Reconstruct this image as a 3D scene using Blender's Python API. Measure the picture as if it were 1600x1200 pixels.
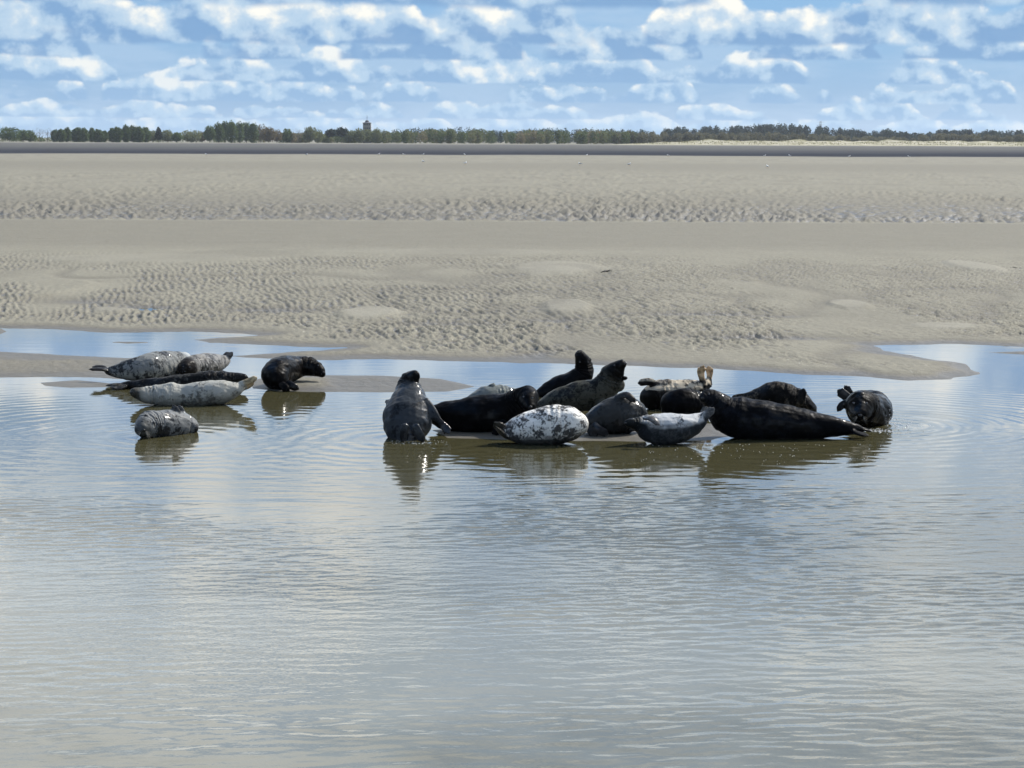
import bpy, bmesh, math, random
import numpy as np
from mathutils import Vector, Matrix
from mathutils.bvhtree import BVHTree

for o in list(bpy.data.objects):
    bpy.data.objects.remove(o, do_unlink=True)
SC = bpy.context.scene
COL = SC.collection
R = math.radians

# ------------------------------------------------------------------ camera
CAM_H = 3.9
FPX = 3422.0                      # focal length in photo pixels (1600 wide)
PITCH = math.atan((600 - 217) / FPX)
ROLL = R(0.23)
cam_d = bpy.data.cameras.new('camera')
cam_d.sensor_width = 36.0
cam_d.lens = 36.0 * FPX / 1600.0
cam_d.clip_start = 0.5
cam_d.clip_end = 30000.0
cam = bpy.data.objects.new('camera', cam_d)
COL.objects.link(cam)
ROTM = Matrix.Rotation(math.pi / 2 - PITCH, 4, 'X') @ Matrix.Rotation(ROLL, 4, 'Z')
cam.matrix_world = Matrix.Translation((0, 0, CAM_H)) @ ROTM
SC.camera = cam
R3 = np.array(ROTM.to_3x3())

# ------------------------------------------------------------------ exposure
SC.view_settings.view_transform = 'Standard'
SC.view_settings.look = 'None'
SC.view_settings.gamma = 1.0
SC.view_settings.use_curve_mapping = False
SC.view_settings.exposure = 0.52
SC.render.engine = 'CYCLES'
SC.cycles.max_bounces = 4
SC.cycles.diffuse_bounces = 2
SC.cycles.glossy_bounces = 3
SC.cycles.volume_bounces = 0
SC.cycles.use_denoising = True
SC.cycles.use_adaptive_sampling = True
SC.cycles.adaptive_threshold = 0.015

# ------------------------------------------------------------------ node helpers
class S:
    """a socket with arithmetic"""
    tree = None
    def __init__(self, s): self.s = s
    def _b(self, op, o, rev=False):
        a, b = (o, self) if rev else (self, o)
        return fm(op, a, b)
    def __add__(self, o): return self._b('ADD', o)
    def __radd__(self, o): return self._b('ADD', o, True)
    def __sub__(self, o): return self._b('SUBTRACT', o)
    def __rsub__(self, o): return self._b('SUBTRACT', o, True)
    def __mul__(self, o): return self._b('MULTIPLY', o)
    def __rmul__(self, o): return self._b('MULTIPLY', o, True)
    def __truediv__(self, o): return self._b('DIVIDE', o)
    def __rtruediv__(self, o): return self._b('DIVIDE', o, True)

def _set(inp, v):
    if isinstance(v, S): S.tree.links.new(v.s, inp)
    elif isinstance(v, (tuple, list)):
        inp.default_value = tuple(v) if len(v) == len(inp.default_value) else tuple(v) + (1.0,)
    else: inp.default_value = v

def fm(op, *a, clamp=False):
    n = S.tree.nodes.new('ShaderNodeMath'); n.operation = op; n.use_clamp = clamp
    for i, v in enumerate(a): _set(n.inputs[i], v)
    return S(n.outputs[0])

def sstep(x, a, b, o0=0.0, o1=1.0):
    n = S.tree.nodes.new('ShaderNodeMapRange'); n.interpolation_type = 'SMOOTHSTEP'
    _set(n.inputs['Value'], x); _set(n.inputs['From Min'], a); _set(n.inputs['From Max'], b)
    _set(n.inputs['To Min'], o0); _set(n.inputs['To Max'], o1)
    return S(n.outputs[0])

def xyz(x, y, z=0.0):
    n = S.tree.nodes.new('ShaderNodeCombineXYZ')
    for i, v in enumerate((x, y, z)): _set(n.inputs[i], v)
    return S(n.outputs[0])

def sep(v):
    n = S.tree.nodes.new('ShaderNodeSeparateXYZ'); _set(n.inputs[0], v)
    return [S(o) for o in n.outputs]

def noise(v, scale=1.0, detail=3.0, rough=0.5, dims='3D', dist=0.0, lac=2.0):
    n = S.tree.nodes.new('ShaderNodeTexNoise'); n.noise_dimensions = dims
    _set(n.inputs['Vector'], v); _set(n.inputs['Scale'], scale); _set(n.inputs['Detail'], detail)
    _set(n.inputs['Roughness'], rough); _set(n.inputs['Distortion'], dist); _set(n.inputs['Lacunarity'], lac)
    return S(n.outputs['Fac'])

def mixc(f, a, b, mode='MIX'):
    n = S.tree.nodes.new('ShaderNodeMix'); n.data_type = 'RGBA'; n.blend_type = mode
    _set(n.inputs[0], f); _set(n.inputs[6], a); _set(n.inputs[7], b)
    return S(n.outputs[2])

def attr(name):
    n = S.tree.nodes.new('ShaderNodeAttribute'); n.attribute_name = name
    return S(n.outputs['Fac'])

def texco(which):
    n = S.tree.nodes.new('ShaderNodeTexCoord'); return S(n.outputs[which])

def bump(h, strength=1.0, dist=1.0, normal=None):
    n = S.tree.nodes.new('ShaderNodeBump')
    _set(n.inputs['Height'], h); _set(n.inputs['Strength'], strength); _set(n.inputs['Distance'], dist)
    if normal is not None: _set(n.inputs['Normal'], normal)
    return S(n.outputs[0])

def new_mat(name):
    m = bpy.data.materials.new(name); m.use_nodes = True
    S.tree = m.node_tree
    p = m.node_tree.nodes['Principled BSDF']
    return m, p

def setp(p, **k):
    for a, v in k.items(): _set(p.inputs[a.replace('_', ' ')], v)

# ------------------------------------------------------------------ sun
SUN_AZ = 48.0      # degrees to the right of the view direction
SUN_EL = 42.0
sd_ = bpy.data.lights.new('sun', 'SUN')
sd_.energy = 5.0; sd_.angle = R(0.53); sd_.color = (1.0, 0.95, 0.87)
sun = bpy.data.objects.new('sun', sd_); COL.objects.link(sun)
sv = Vector((math.sin(R(SUN_AZ)) * math.cos(R(SUN_EL)), math.cos(R(SUN_AZ)) * math.cos(R(SUN_EL)), math.sin(R(SUN_EL))))
sun.rotation_euler = sv.to_track_quat('Z', 'Y').to_euler()

# ------------------------------------------------------------------ world: sky + cumulus field
world = bpy.data.worlds.new('World'); SC.world = world; world.use_nodes = True
world.cycles.sampling_method = 'NONE'
wt = world.node_tree; S.tree = wt
bg = wt.nodes['Background']; bg.inputs['Strength'].default_value = 0.1
sky = wt.nodes.new('ShaderNodeTexSky'); sky.sky_type = 'NISHITA'; sky.sun_disc = False
sky.sun_elevation = R(SUN_EL); sky.sun_rotation = R(SUN_AZ)
sky.air_density = 1.0; sky.dust_density = 0.2; sky.ozone_density = 2.5
dv = texco('Generated')
dx, dy, dz = sep(dv)
AZ = fm('ARCTAN2', dx, dy) * 57.2958
EL = fm('ARCSINE', fm('MINIMUM', fm('MAXIMUM', dz, -1.0), 1.0)) * 57.2958
# clear blue between the clouds: the sky texture pulled towards the deep blue of rain-washed air
clear = mixc(0.82, S(sky.outputs[0]), mixc(sstep(EL, 0.0, 30.0), (0.92, 2.5, 4.9), (0.8, 2.2, 5.0)))
col = clear
def paz(px): return math.degrees(math.atan((px - 800) / FPX))
def pel(py): return (217 - py) / FPX * 57.2958
# thin veil of broken grey-white cloud behind everything
veil = noise(xyz(AZ * 0.20, EL * 0.85 + 3.7), 1.0, 4.0, 0.58, '2D')
col = mixc(sstep(veil, 0.38, 0.62) * sstep(EL, 40.0, 18.0) * 0.62, col, (3.1, 4.3, 5.7))
col = mixc(sstep(EL, 1.4, -0.3) * 0.40, col, (3.1, 4.4, 5.9))
# rows of cumulus: (base elevation, height, width scale, coverage, explicit clouds [(az, half width, gain)], seed)
rows = [
    (0.14, 0.62, 1.3, 0.00, [(paz(90), 1.6, .3), (paz(420), 1.0, .3), (paz(1000), 2.2, .3)], 1.0),
    (0.52, 0.66, 1.4, -0.16, [(paz(605), .5, .35), (paz(700), .4, .35), (paz(1360), .9, .35), (paz(1500), .6, .4), (paz(215), .4, .35)], 5.3),
    (0.95, 0.95, 1.5, -0.22, [(paz(295), 1.25, .80), (paz(455), .6, .4), (paz(1060), .8, .4), (paz(1500), .9, .5)], 9.1),
    (1.45, 1.0, 1.8, -0.24, [(paz(398), .75, .75), (paz(520), .6, .55), (paz(45), .8, .6), (paz(770), .85, .8), (paz(1200), 1.0, .45), (paz(1430), 1.0, .4), (paz(155), .5, .6)], 13.7),
    (2.05, 1.3, 2.3, -0.24, [(paz(770), .6, .7), (paz(1060), 1.0, .6), (paz(1290), .8, .7), (paz(930), .5, .3), (paz(640), .5, .4)], 21.1),
    (2.45, 1.9, 2.6, -0.10, [(paz(105), .85, 1.0), (paz(300), 1.5, .45), (paz(1085), 1.1, .9), (paz(1440), .9, .8), (paz(840), .8, .45), (paz(600), .6, .3)], 31.9),
    (3.45, 2.6, 3.6, -0.02, [(paz(330), 2.0, .5), (paz(1570), .9, .6)], 43.2),
    (5.2, 3.6, 5.0, 0.22, [], 57.2),
    (7.6, 6.0, 8.0, 0.30, [], 71.2),
]
for e0, hh, w, cov, exp, seed in rows:
    h1 = (noise(xyz(AZ / (w * 1.5) + seed, seed), 1.0, 2.5, 0.55, '2D') - 0.5) * 2.0 + (cov + 0.36)
    for a, hw, g in exp:
        q_ = (AZ - a) * (1.0 / hw)
        h1 = h1 + fm('EXPONENT', q_ * q_ * -1.0) * g
    Hc = fm('SQRT', fm('MAXIMUM', h1, 0.0)) * hh
    fs = 1.3 / w
    bil = noise(xyz(AZ + seed * 7.0, EL * 1.2), fs, 5.0, 0.58, '2D') - 0.5
    bil2 = noise(xyz(AZ + (0.11 * w + seed * 7.0), EL * 1.2 + 0.15 * w), fs, 2.0, 0.56, '2D') - 0.5
    dE = EL - e0
    dens = (Hc - dE) * (1.0 / hh) + bil * 0.85
    alpha = sstep(dens, 0.0, 0.15) * sstep(dE * (1.0 / hh) + bil * 0.16, -0.05, 0.03) * sstep(h1, 0.0, 0.14)
    t = dE / fm('MAXIMUM', Hc, 0.35 * hh)
    lit = t * 0.46 + (bil - bil2) * 2.0 + fm('MINIMUM', h1, 1.1) * 0.30 - 0.09
    ccol = mixc(sstep(lit, 0.00, 0.34), *(((1.5, 2.75, 4.6), (3.6, 4.75, 5.9)) if e0 < 5 else ((2.8, 4.5, 7.2), (6.2, 7.5, 9.0))))  # unseen rows above the view are brightened to lift the water's reflections
    ccol = mixc(sstep(lit, 0.32, 0.74), ccol, (7.7, 7.4, 6.6) if e0 < 5 else (11.0, 10.8, 10.2))
    far = max(0.0, 0.60 - e0 * 0.26)
    if far: ccol = mixc(far, ccol, (3.0, 4.5, 6.1))
    col = mixc(alpha * 0.92, col, ccol)
# higher up the cumulus are seen from below: a broken layer on a plane
zc = fm('MAXIMUM', dz, 0.06)
PLO = 56.5
pl = noise(xyz(dx / zc + PLO, dy / zc, 0.0), 0.62, 5.0, 0.58, '2D') 
up = sstep(EL, 11.0, 16.0)
col = mixc(sstep(pl, 0.47, 0.60) * up * 0.92, col, mixc(sstep(pl, 0.54, 0.80), (8.6, 8.6, 8.5), (4.2, 4.8, 5.8)))
sdot = dx * sv.x + dy * sv.y + dz * sv.z
gain = 1.0 + sstep(sdot, 0.70, 1.0) * 0.45
vm = wt.nodes.new('ShaderNodeVectorMath'); vm.operation = 'SCALE'
wt.links.new(col.s, vm.inputs[0]); wt.links.new(gain.s, vm.inputs['Scale'])
wt.links.new(vm.outputs[0], bg.inputs['Color'])

# ------------------------------------------------------------------ geometry helpers
def ray_dir(px, py):
    d = R3 @ np.array([(px - 800) / FPX, (600 - py) / FPX, -1.0])
    return d
def at_z(px, py, z=0.0):
    d = ray_dir(px, py); t = (z - CAM_H) / d[2]
    return Vector((d[0] * t, d[1] * t, z))
def at_y(px, py, y):
    d = ray_dir(px, py); t = y / d[1]
    return Vector((d[0] * t, y, CAM_H + d[2] * t))

def link(o, parent=None):
    COL.objects.link(o)
    if parent is not None: o.parent = parent
    return o
def mesh_obj(name, verts, faces, mat, parent=None, smooth=True):
    me = bpy.data.meshes.new(name)
    me.from_pydata([tuple(v) for v in verts], [], faces)
    if smooth: me.polygons.foreach_set('use_smooth', [True] * len(me.polygons))
    if mat: me.materials.append(mat)
    return link(bpy.data.objects.new(name, me), parent)
def np_mesh(name, V, F, mat, smooth=True):
    """V (n,3) F (m,3|4)"""
    me = bpy.data.meshes.new(name)
    n, m, k = len(V), len(F), F.shape[1]
    me.vertices.add(n); me.loops.add(m * k); me.polygons.add(m)
    me.vertices.foreach_set('co', np.ascontiguousarray(V, dtype=np.float32).ravel())
    me.loops.foreach_set('vertex_index', np.ascontiguousarray(F, dtype=np.int32).ravel())
    me.polygons.foreach_set('loop_start', np.arange(0, m * k, k, dtype=np.int32))
    me.polygons.foreach_set('use_smooth', np.full(m, smooth))
    me.update(calc_edges=True); me.validate()
    if mat: me.materials.append(mat)
    return me
def add_attr(me, name, vals, domain='POINT'):
    a = me.attributes.new(name, 'FLOAT', domain)
    a.data.foreach_set('value', np.ascontiguousarray(vals, dtype=np.float32))
def tag(o, label=None, cat=None, group=None, kind=None):
    if label: o['label'] = label
    if cat: o['category'] = cat
    if group: o['group'] = group
    if kind: o['kind'] = kind
    return o
def empty(name, loc, rz=0.0):
    o = bpy.data.objects.new(name, None); o.empty_display_size = 0.2
    o.location = loc; o.rotation_euler = (0, 0, rz)
    return link(o)
def copy_tree(o, parent=None):
    c = o.copy(); link(c, parent)
    for ch in o.children: 
        if ch is not c: copy_tree(ch, c)
    return c

# numpy gradient noise
_rs = np.random.RandomState(7)
_perm = _rs.permutation(512).astype(np.int64)
_g = _rs.randn(512, 2); _g /= np.linalg.norm(_g, axis=1)[:, None]
def pn(x, y):
    xi = np.floor(x).astype(np.int64); yi = np.floor(y).astype(np.int64)
    xf = x - xi; yf = y - yi
    u = xf * xf * xf * (xf * (xf * 6 - 15) + 10); v = yf * yf * yf * (yf * (yf * 6 - 15) + 10)
    def gr(ix, iy, fx, fy):
        g = _g[_perm[(ix + _perm[iy % 512]) % 512]]
        return g[..., 0] * fx + g[..., 1] * fy
    a = gr(xi, yi, xf, yf); b = gr(xi + 1, yi, xf - 1, yf)
    c = gr(xi, yi + 1, xf, yf - 1); d = gr(xi + 1, yi + 1, xf - 1, yf - 1)
    return (a + u * (b - a)) * (1 - v) + (c + u * (d - c)) * v * 1.0
def fbm(x, y, o=4, gain=0.5):
    s = 0; a = 1.0
    for i in range(o):
        s = s + a * pn(x + 17.3 * i, y - 9.1 * i); x = x * 2.03; y = y * 2.03; a *= gain
    return s
def smooth01(x, a, b):
    t = np.clip((x - a) / (b - a), 0, 1); return t * t * (3 - 2 * t)

# ------------------------------------------------------------------ ground
def poly_sd(X, Y, poly):
    """signed distance (positive inside) to a polygon of world xy points"""
    best = np.full(X.shape, 1e9); inside = np.zeros(X.shape, bool)
    n = len(poly)
    for i in range(n):
        ax, ay = poly[i]; bx, by = poly[(i + 1) % n]
        ex, ey = bx - ax, by - ay; L = ex * ex + ey * ey + 1e-12
        t = np.clip(((X - ax) * ex + (Y - ay) * ey) / L, 0, 1)
        d = np.hypot(X - ax - t * ex, Y - ay - t * ey)
        best = np.minimum(best, d)
        c = ((ay > Y) != (by > Y)) & (X < (bx - ax) * (Y - ay) / (by - ay + 1e-12) + ax)
        inside ^= c
    return np.where(inside, best, -best)
def wpoly(pts): return [tuple(at_z(px, py)[:2]) for px, py in pts]

bank = wpoly([(-2500, 500), (-300, 508), (0, 512), (60, 513), (120, 517), (180, 520), (290, 518), (380, 521), (405, 524), (340, 528),
              (305, 531), (330, 535), (400, 539), (470, 543), (540, 543), (500, 548), (440, 552), (380, 555), (350, 556), (380, 559), (480, 562),
              (600, 562), (720, 564), (830, 567), (1000, 572), (1150, 578), (1300, 586), (1420, 594), (1490, 593), (1530, 582),
              (1505, 569), (1440, 560), (1390, 549), (1362, 540), (1500, 537), (1600, 542), (1900, 548), (4300, 600)])
bank += [(3000, 60), (3000, 9000), (-3000, 9000), (-3000, 60)]
lspit = wpoly([(-2500, 540), (-300, 545), (0, 549), (60, 553), (120, 556), (200, 559), (300, 557), (355, 556), (330, 568), (290, 592), (200, 593), (140, 590), (0, 590), (-400, 590), (-2500, 580)])
bar1 = wpoly([(385, 596), (420, 589), (500, 586), (600, 587), (690, 592), (742, 604), (700, 612), (600, 613), (440, 612), (395, 607)])
bar2 = wpoly([(680, 672), (800, 660), (960, 660), (1110, 662), (1180, 675), (1110, 688), (1000, 690), (940, 689), (820, 688), (700, 684)])
bar3 = wpoly([(60, 598), (120, 594), (180, 600), (170, 605), (110, 606), (70, 603)])
isl = wpoly([(170, 535), (185, 533.6), (230, 534), (238, 535.6), (200, 537.2)])
isl2 = wpoly([(1545, 551), (1600, 549), (1700, 549), (1700, 554), (1600, 554)])
lump = wpoly([(-60, 512), (0, 513), (10, 518), (0, 524), (-60, 526)])

HORI = 217.0
rows_py = list(np.arange(1300, 720, -12.0)) + list(np.arange(720, 400, -0.85)) + list(np.arange(400, 352, -1.1)) + list(np.arange(352, 258, -0.95)) + list(np.arange(258, 222, -0.8))
rows_y = [-60.0, -10.0, 4.0, 8.0] + [CAM_H * FPX / (p - HORI) for p in rows_py] + [3200.0, 4200.0, 6500.0, 9000.0]
rows_y = np.array(sorted(rows_y))
cs = np.linspace(-0.262, 0.262, 960)
sk = np.array([0.28, 0.31, 0.36, 0.43, 0.55, 0.75, 1.1, 1.8, 3.0, 6.0])
cs = np.concatenate([-sk[::-1], cs, sk])
nr, nc = len(rows_y), len(cs)
Y = np.repeat(rows_y[:, None], nc, 1)
X = cs[None, :] * np.maximum(Y, 12.0)
PYv = HORI + CAM_H * FPX / np.maximum(Y, 4.0)        # image row, a handy measure of distance
PXv = 800 + FPX * X / np.maximum(Y, 4.0)
jit = _rs.rand(nr, nc)

near = (Y > 22) & (Y < 140)
Z = np.full(Y.shape, -0.25)
Xn, Yn = X[near], Y[near]
ed = fbm(Xn * 0.9, Yn * 0.5, 4) * 0.28                # wandering water's edge
def rise(sd, slope, top): return np.clip(sd * slope, -0.25, top)
sdb = poly_sd(Xn, Yn, bank) + ed
h = rise(sdb, 0.075, 0.055) + np.clip(sdb * 0.006, 0, 0.10)
for pl_, sl, tp in ((lspit, 0.07, 0.05), (bar1, 0.09, 0.06), (bar2, 0.03, 0.010), (bar3, 0.05, 0.012), (isl, 0.09, 0.03), (isl2, 0.09, 0.03), (lump, .09, .05)):
    s = poly_sd(Xn, Yn, pl_) + ed * (0.8 if pl_ is lspit else 0.25)
    h = np.maximum(h, rise(s, sl, tp))
Z[near] = h
Z[Y >= 140] = 0.155
# broad relief of the flat: low swells, smooth raised patches, hollows
land = smooth01(Z, 0.0, 0.06)
sw = fbm(X * 0.10, Y * 0.05, 3)
Z += land * 0.05 * sw * smooth01(PYv, 330, 420)
def bump_at(px, py, wx, wy):   # gaussian in metres round a spot on the flat
    p = at_z(px, py, 0.1); k = p.y / FPX; ky = p.y * p.y / (FPX * CAM_H)
    return np.exp(-(((X - p.x) / (wx * k)) ** 2 + ((Y - p.y) / (wy * ky)) ** 2))
inb = np.zeros(Y.shape); inb[near] = smooth01(sdb, 0.5, 2.2); inb[Y >= 140] = 1
rip = smooth01(fbm(X * 0.22 + 4, Y * 0.09, 3), -0.45, 0.05) * smooth01(PYv, 398, 415) * (0.08 + 0.92 * inb)
pale = np.zeros(Y.shape)
for px, py, wx, wy, hh in ((575, 489, 50, 10, .07), (885, 481, 38, 11, .07), (1325, 476, 32, 8, .05), (870, 421, 70, 9, .06), (1520, 419, 35, 9, .06),
                           (180, 481, 34, 6, .05), (1480, 507, 60, 5, .03), (230, 408, 170, 8, .05), (700, 396, 200, 5, .03), (60, 452, 80, 14, .07)):
    g = bump_at(px, py, wx, wy); Z += land * smooth01(g + 0.10 * fbm(X * 1.5, Y * .4, 2), .22, .55) * hh
    if px != 60: rip *= 1 - np.clip(g * 1.5, 0, 1); pale = np.maximum(pale, smooth01(g + 0.45 * fbm(X * 1.1, Y * .35, 3), .18, .6) * land * (1.0 if py > 412 else .4))
hol = 0
for px, py, wx, wy, hh in ((225, 477, 60, 4, .10), (430, 481, 110, 5, .07), (700, 503, 120, 4, .05), (1180, 523, 150, 5, .07), (1100, 490, 180, 4, .05), (860, 497, 90, 4, .06), (140, 468, 90, 5, .05)):
    g = bump_at(px, py, wx, wy); Z -= land * g * hh; hol = np.maximum(hol, g)
chan = (1 - smooth01(np.abs(fbm(X * 0.11 + 3, Y * 0.05, 3)), 0.0, 0.10)) * smooth01(PYv, 405, 440) * land
Z -= 0.035 * chan
# current ripples: diagonal, broken, a few centimetres high
wx_ = fbm(X * 0.8, Y * 0.4, 2) * 2.2
r1 = np.sin((X * 33.0 + Y * 6.8) + wx_ * 3.6) + .4 * np.sin((X * 51.0 + Y * 16.0) + wx_ * 4.3)
r2 = fbm(X * 7.5 + 1.7 * Y, Y * 1.9, 3, 0.65)
r1 = np.sign(r1) * np.abs(r1) ** 0.7
RIP = land * rip * (0.017 * r1 * (0.35 + 0.65 * smooth01(fbm(X * 0.35 + 9, Y * 0.2, 2), -0.3, 0.2)) * (1 - 0.6 * smooth01(PYv, 490, 530)) + (0.040 + 0.036 * smooth01(PYv, 470, 520)) * r2)
Z += RIP
fine = (PYv > 352)
Z += np.where(fine, land * 0.006 * fbm(X * 6, Y * 2.0, 2), 0)
# worm casts and mounds on the far rough band, flattening with distance
band = smooth01(PYv, 256, 272) * (1 - smooth01(PYv, 346, 349))
rowsc = np.maximum(Y * Y / (FPX * CAM_H), 0.3)
rnd = _rs.randn(nr, nc)
rnd = rnd * .5 + .4 * np.roll(rnd, 1, 1) + .4 * np.roll(rnd, -1, 1) + .25 * np.roll(rnd, 2, 1) + .25 * np.roll(rnd, -2, 1)
rnd = rnd * .75 + .35 * fbm(X * (1.0 / np.maximum(Y / FPX * 9.0, 0.08)) + Y * .13, np.arange(nr)[:, None] * 0.31 + X * 0.02, 3, 0.7)
band = band * (0.35 + 0.9 * smooth01(fbm(X * 0.05, Y * 0.02, 3), -0.35, 0.35))
Z += band * rnd * 0.105 * (0.35 + 0.65 * smooth01(PYv, 265, 335))
Z += smooth01(PYv, 300, 347) * (1 - smooth01(PYv, 347, 352)) * -0.05
V = np.stack([X.ravel(), Y.ravel(), Z.ravel()], 1)
idx = np.arange(nr * nc).reshape(nr, nc)
F = np.stack([idx[:-1, :-1], idx[:-1, 1:], idx[1:, 1:], idx[1:, :-1]], -1).reshape(-1, 4)

# dark sand: saturated low parts, painted ripple shade, the far blue-grey band, the sheet of damp below the worm-cast band
wob = fbm(X * 0.02, Y * 0.01, 3)
wet_shade = 0.22 * smooth01(fbm(X * 0.3, Y * 0.12, 3), -0.2, 0.5)
edge_w = 1 - smooth01(Z, 0.012, 0.075)
wet_shade = np.maximum(wet_shade, np.where(near, edge_w * 0.9, 0))
wet_shade = np.maximum(wet_shade, hol * 0.8); wet_shade = np.maximum(wet_shade, chan * 0.42)
wet_shade = np.maximum(wet_shade, 1.0 * smooth01(-RIP, 0.003, 0.020))   # shade of the ripples painted in as dark troughs
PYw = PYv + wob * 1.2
bluegrey = smooth01(PYw, 224.6, 227.5) * (1 - smooth01(PYw, 242.6, 243.8))  # far band given a darker blue-grey base colour without gloss
bluegrey = bluegrey * (0.68 + 0.32 * smooth01(PYw, 228, 240))
bluegreyv = bluegrey
wet_shade = np.maximum(wet_shade, smooth01(PYv, 285, 346) * (1 - smooth01(PYv + fbm(X * .3, Y * .1, 2) * .6, 346.6, 347.6)) * (0.55 + 0.9 * np.clip(-rnd, 0, 1)))
wet_shade = np.maximum(wet_shade, 0.30 * smooth01(PYv, 348, 352) * (1 - smooth01(PYv, 385, 402)))
wet_shade = np.maximum(wet_shade, 0.28 * smooth01(PYw, 252, 258) * (1 - smooth01(PYw, 262, 275)))
sand_m, p = new_mat('sand')
P = texco('Object'); wv = attr('wet_shade')
gx, gy, gz = sep(P)
n1 = noise(P, 0.6, 5, 0.6); n2 = noise(P, 9.0, 4, 0.6); n3 = noise(xyz(gx * 1.0, gy * 0.25, 0.0), 2.2, 5, 0.65)
dry = mixc(n1, (0.172, 0.162, 0.124), (0.220, 0.207, 0.160))
dry = mixc(sstep(n2, 0.3, 0.7) * 0.5, dry, (0.139, 0.130, 0.103))
dry = mixc(sstep(n3, 0.56, 0.72) * 0.45, dry, (0.148, 0.131, 0.100))
n4 = noise(xyz(gx, gy * 0.14, 7.0), 16.0, 3, 0.7)
dry = mixc(sstep(n4, 0.58, 0.70) * 0.4, dry, (0.14, 0.125, 0.10))
dry = mixc(sstep(n4, 0.36, 0.28) * 0.5, dry, (0.46, 0.44, 0.38))
dry = mixc(attr('pale') * 0.4, dry, (0.254, 0.240, 0.195))
wet_shade_c = mixc(n1, (0.070, 0.064, 0.054), (0.102, 0.092, 0.074))
mu = attr('bluegrey')
setp(p, Base_Color=mixc(mu, mixc(fm('MINIMUM', wv, 1.0), dry, wet_shade_c), (0.040, 0.043, 0.051)), Roughness=sstep(wv, 0.3, 1.0, 0.95, 0.42), IOR=1.33, Specular_IOR_Level=fm('MULTIPLY', 1.0 - mu, 0.4),
     Normal=bump(noise(P, 4.0, 6, 0.65) * 0.05 + noise(P, 45.0, 3, 0.6) * 0.004, 0.9, 1.0))
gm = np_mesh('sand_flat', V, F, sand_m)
add_attr(gm, 'wet_shade', wet_shade.ravel()); add_attr(gm, 'bluegrey', bluegreyv.ravel()); add_attr(gm, 'pale', pale.ravel())  # damp sand together with the painted shade of the ripple troughs
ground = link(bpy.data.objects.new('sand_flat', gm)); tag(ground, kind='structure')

# ------------------------------------------------------------------ water
wat_m, p = new_mat('water')
P = texco('Object'); gx, gy, gz = sep(P)
ruff = noise(xyz(gx * 0.20, gy * 0.16, 1.0), 1.0, 3, 0.55)            # wind-ruffled patches
nearf = sstep(gy + (ruff - 0.5) * 9.0, 24.0, 19.5) * sstep(gy + (ruff - 0.5) * 7.0, 13.8, 16.6, 0.12, 1.0)                      # breezier water towards the bank
calm = sstep(gy, 27.5, 31.5)
wrp = noise(P, 0.6, 2)
long_ = noise(xyz(gx * 0.45 + wrp * 0.8, gy * 3.6 + wrp * 1.5, 0.0), 1.0, 2, 0.5)    # long low ripples across the view
cap_ = noise(xyz(gx * 11.0 + gy * 4.0, gy * 17.0 - gx * 4.0, 9.0), 1.0, 2, 0.6)
am = sstep(ruff, 0.36, 0.62)
hgt = long_ * 0.0020 * (1.0 - calm * 0.5) + cap_ * (nearf * (0.0008 + am * 0.0018) + 0.0007) * (1.0 - calm * 0.8)
def ring(cx, cy, k, dec, a, ph=0.0):
    r = fm('SQRT', fm('POWER', gx - cx, 2.0) + fm('POWER', gy - cy, 2.0))
    return fm('SINE', r * k + wrp * 13.0 + ph) * fm('EXPONENT', r * -dec) * a
for (px, py, k, dec, a) in ((1368, 666, 22.0, 0.55, 0.0040), (640, 688, 19.0, 0.5, 0.0030), (255, 684, 20.0, 0.5, 0.0022), (860, 696, 18.0, 0.6, 0.0030), (1215, 690, 16.0, 0.45, 0.0030)):
    q = at_z(px, py); hgt = hgt + ring(q.x, q.y, k, dec, a * 0.6)
tn = noise(xyz(gx * 0.22, gy * 0.20, 2.0), 1.0, 4, 0.55)
shal = sstep(gy + gx * 0.45 + (tn - 0.5) * 9.0, 24.0, 16.0) * sstep(tn, 0.26, 0.56, 0.25, 1.0)                       # shallow over pale sand towards us
turb = mixc(shal, (0.052, 0.048, 0.024), (0.175, 0.174, 0.142))
setp(p, Base_Color=turb, Roughness=0.035, IOR=1.333, Normal=bump(hgt, 1.0, 1.0))
wy = np.concatenate([[-60, 0, 6, 9, 11], np.arange(12.0, 29.5, 0.024), [29.6, 30, 31, 33, 36, 40, 44, 60, 80.0]])
wxc = np.arange(-7.6, 7.6, 0.055); sk2 = np.array([8, 9, 11, 14, 20, 35, 80, 200, 400.0])
wx = np.concatenate([-sk2[::-1], wxc, sk2])
WX, WY = np.meshgrid(wx, wy)
# wind ripples as real relief: ruffled patches, slicks between, dying out in the sheltered channel
patch = smooth01(fbm(WX * 0.16 + 2.0, WY * 0.20, 3), -0.22, 0.30)
ruf = (1 - smooth01(WY + 3.0 * fbm(WX * .2, WY * .2 + 7, 2), 20.5, 25.0)) * (0.22 + 0.78 * smooth01(WY + 2.5 * fbm(WX * .25 + 5, WY * .2, 2), 13.5, 16.5))
shelter = 1 - smooth01(WY, 24.0, 28.5)
win = smooth01(WY, 11.5, 13.0) * (1 - smooth01(np.abs(WX), 6.9, 7.5))
wrpn = fbm(WX * .5, WY * .5, 2)
w1 = fbm(WX * 4.2 + WY * 2.4 + wrpn, WY * 9.0 - WX * 1.6, 2, 0.42)
w2 = fbm(WX * 0.5 + wrpn, WY * 3.1 + wrpn * 1.2, 2, 0.5)
WZ = win * (w1 * ruf * (0.0016 + 0.0085 * patch) + w1 * 0.0009 * shelter + w2 * (0.0042 * shelter * (0.35 + 0.65 * patch) + 0.0008))
WV = np.stack([WX.ravel(), WY.ravel(), WZ.ravel()], 1)
ii = np.arange(WX.size).reshape(WX.shape)
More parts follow.
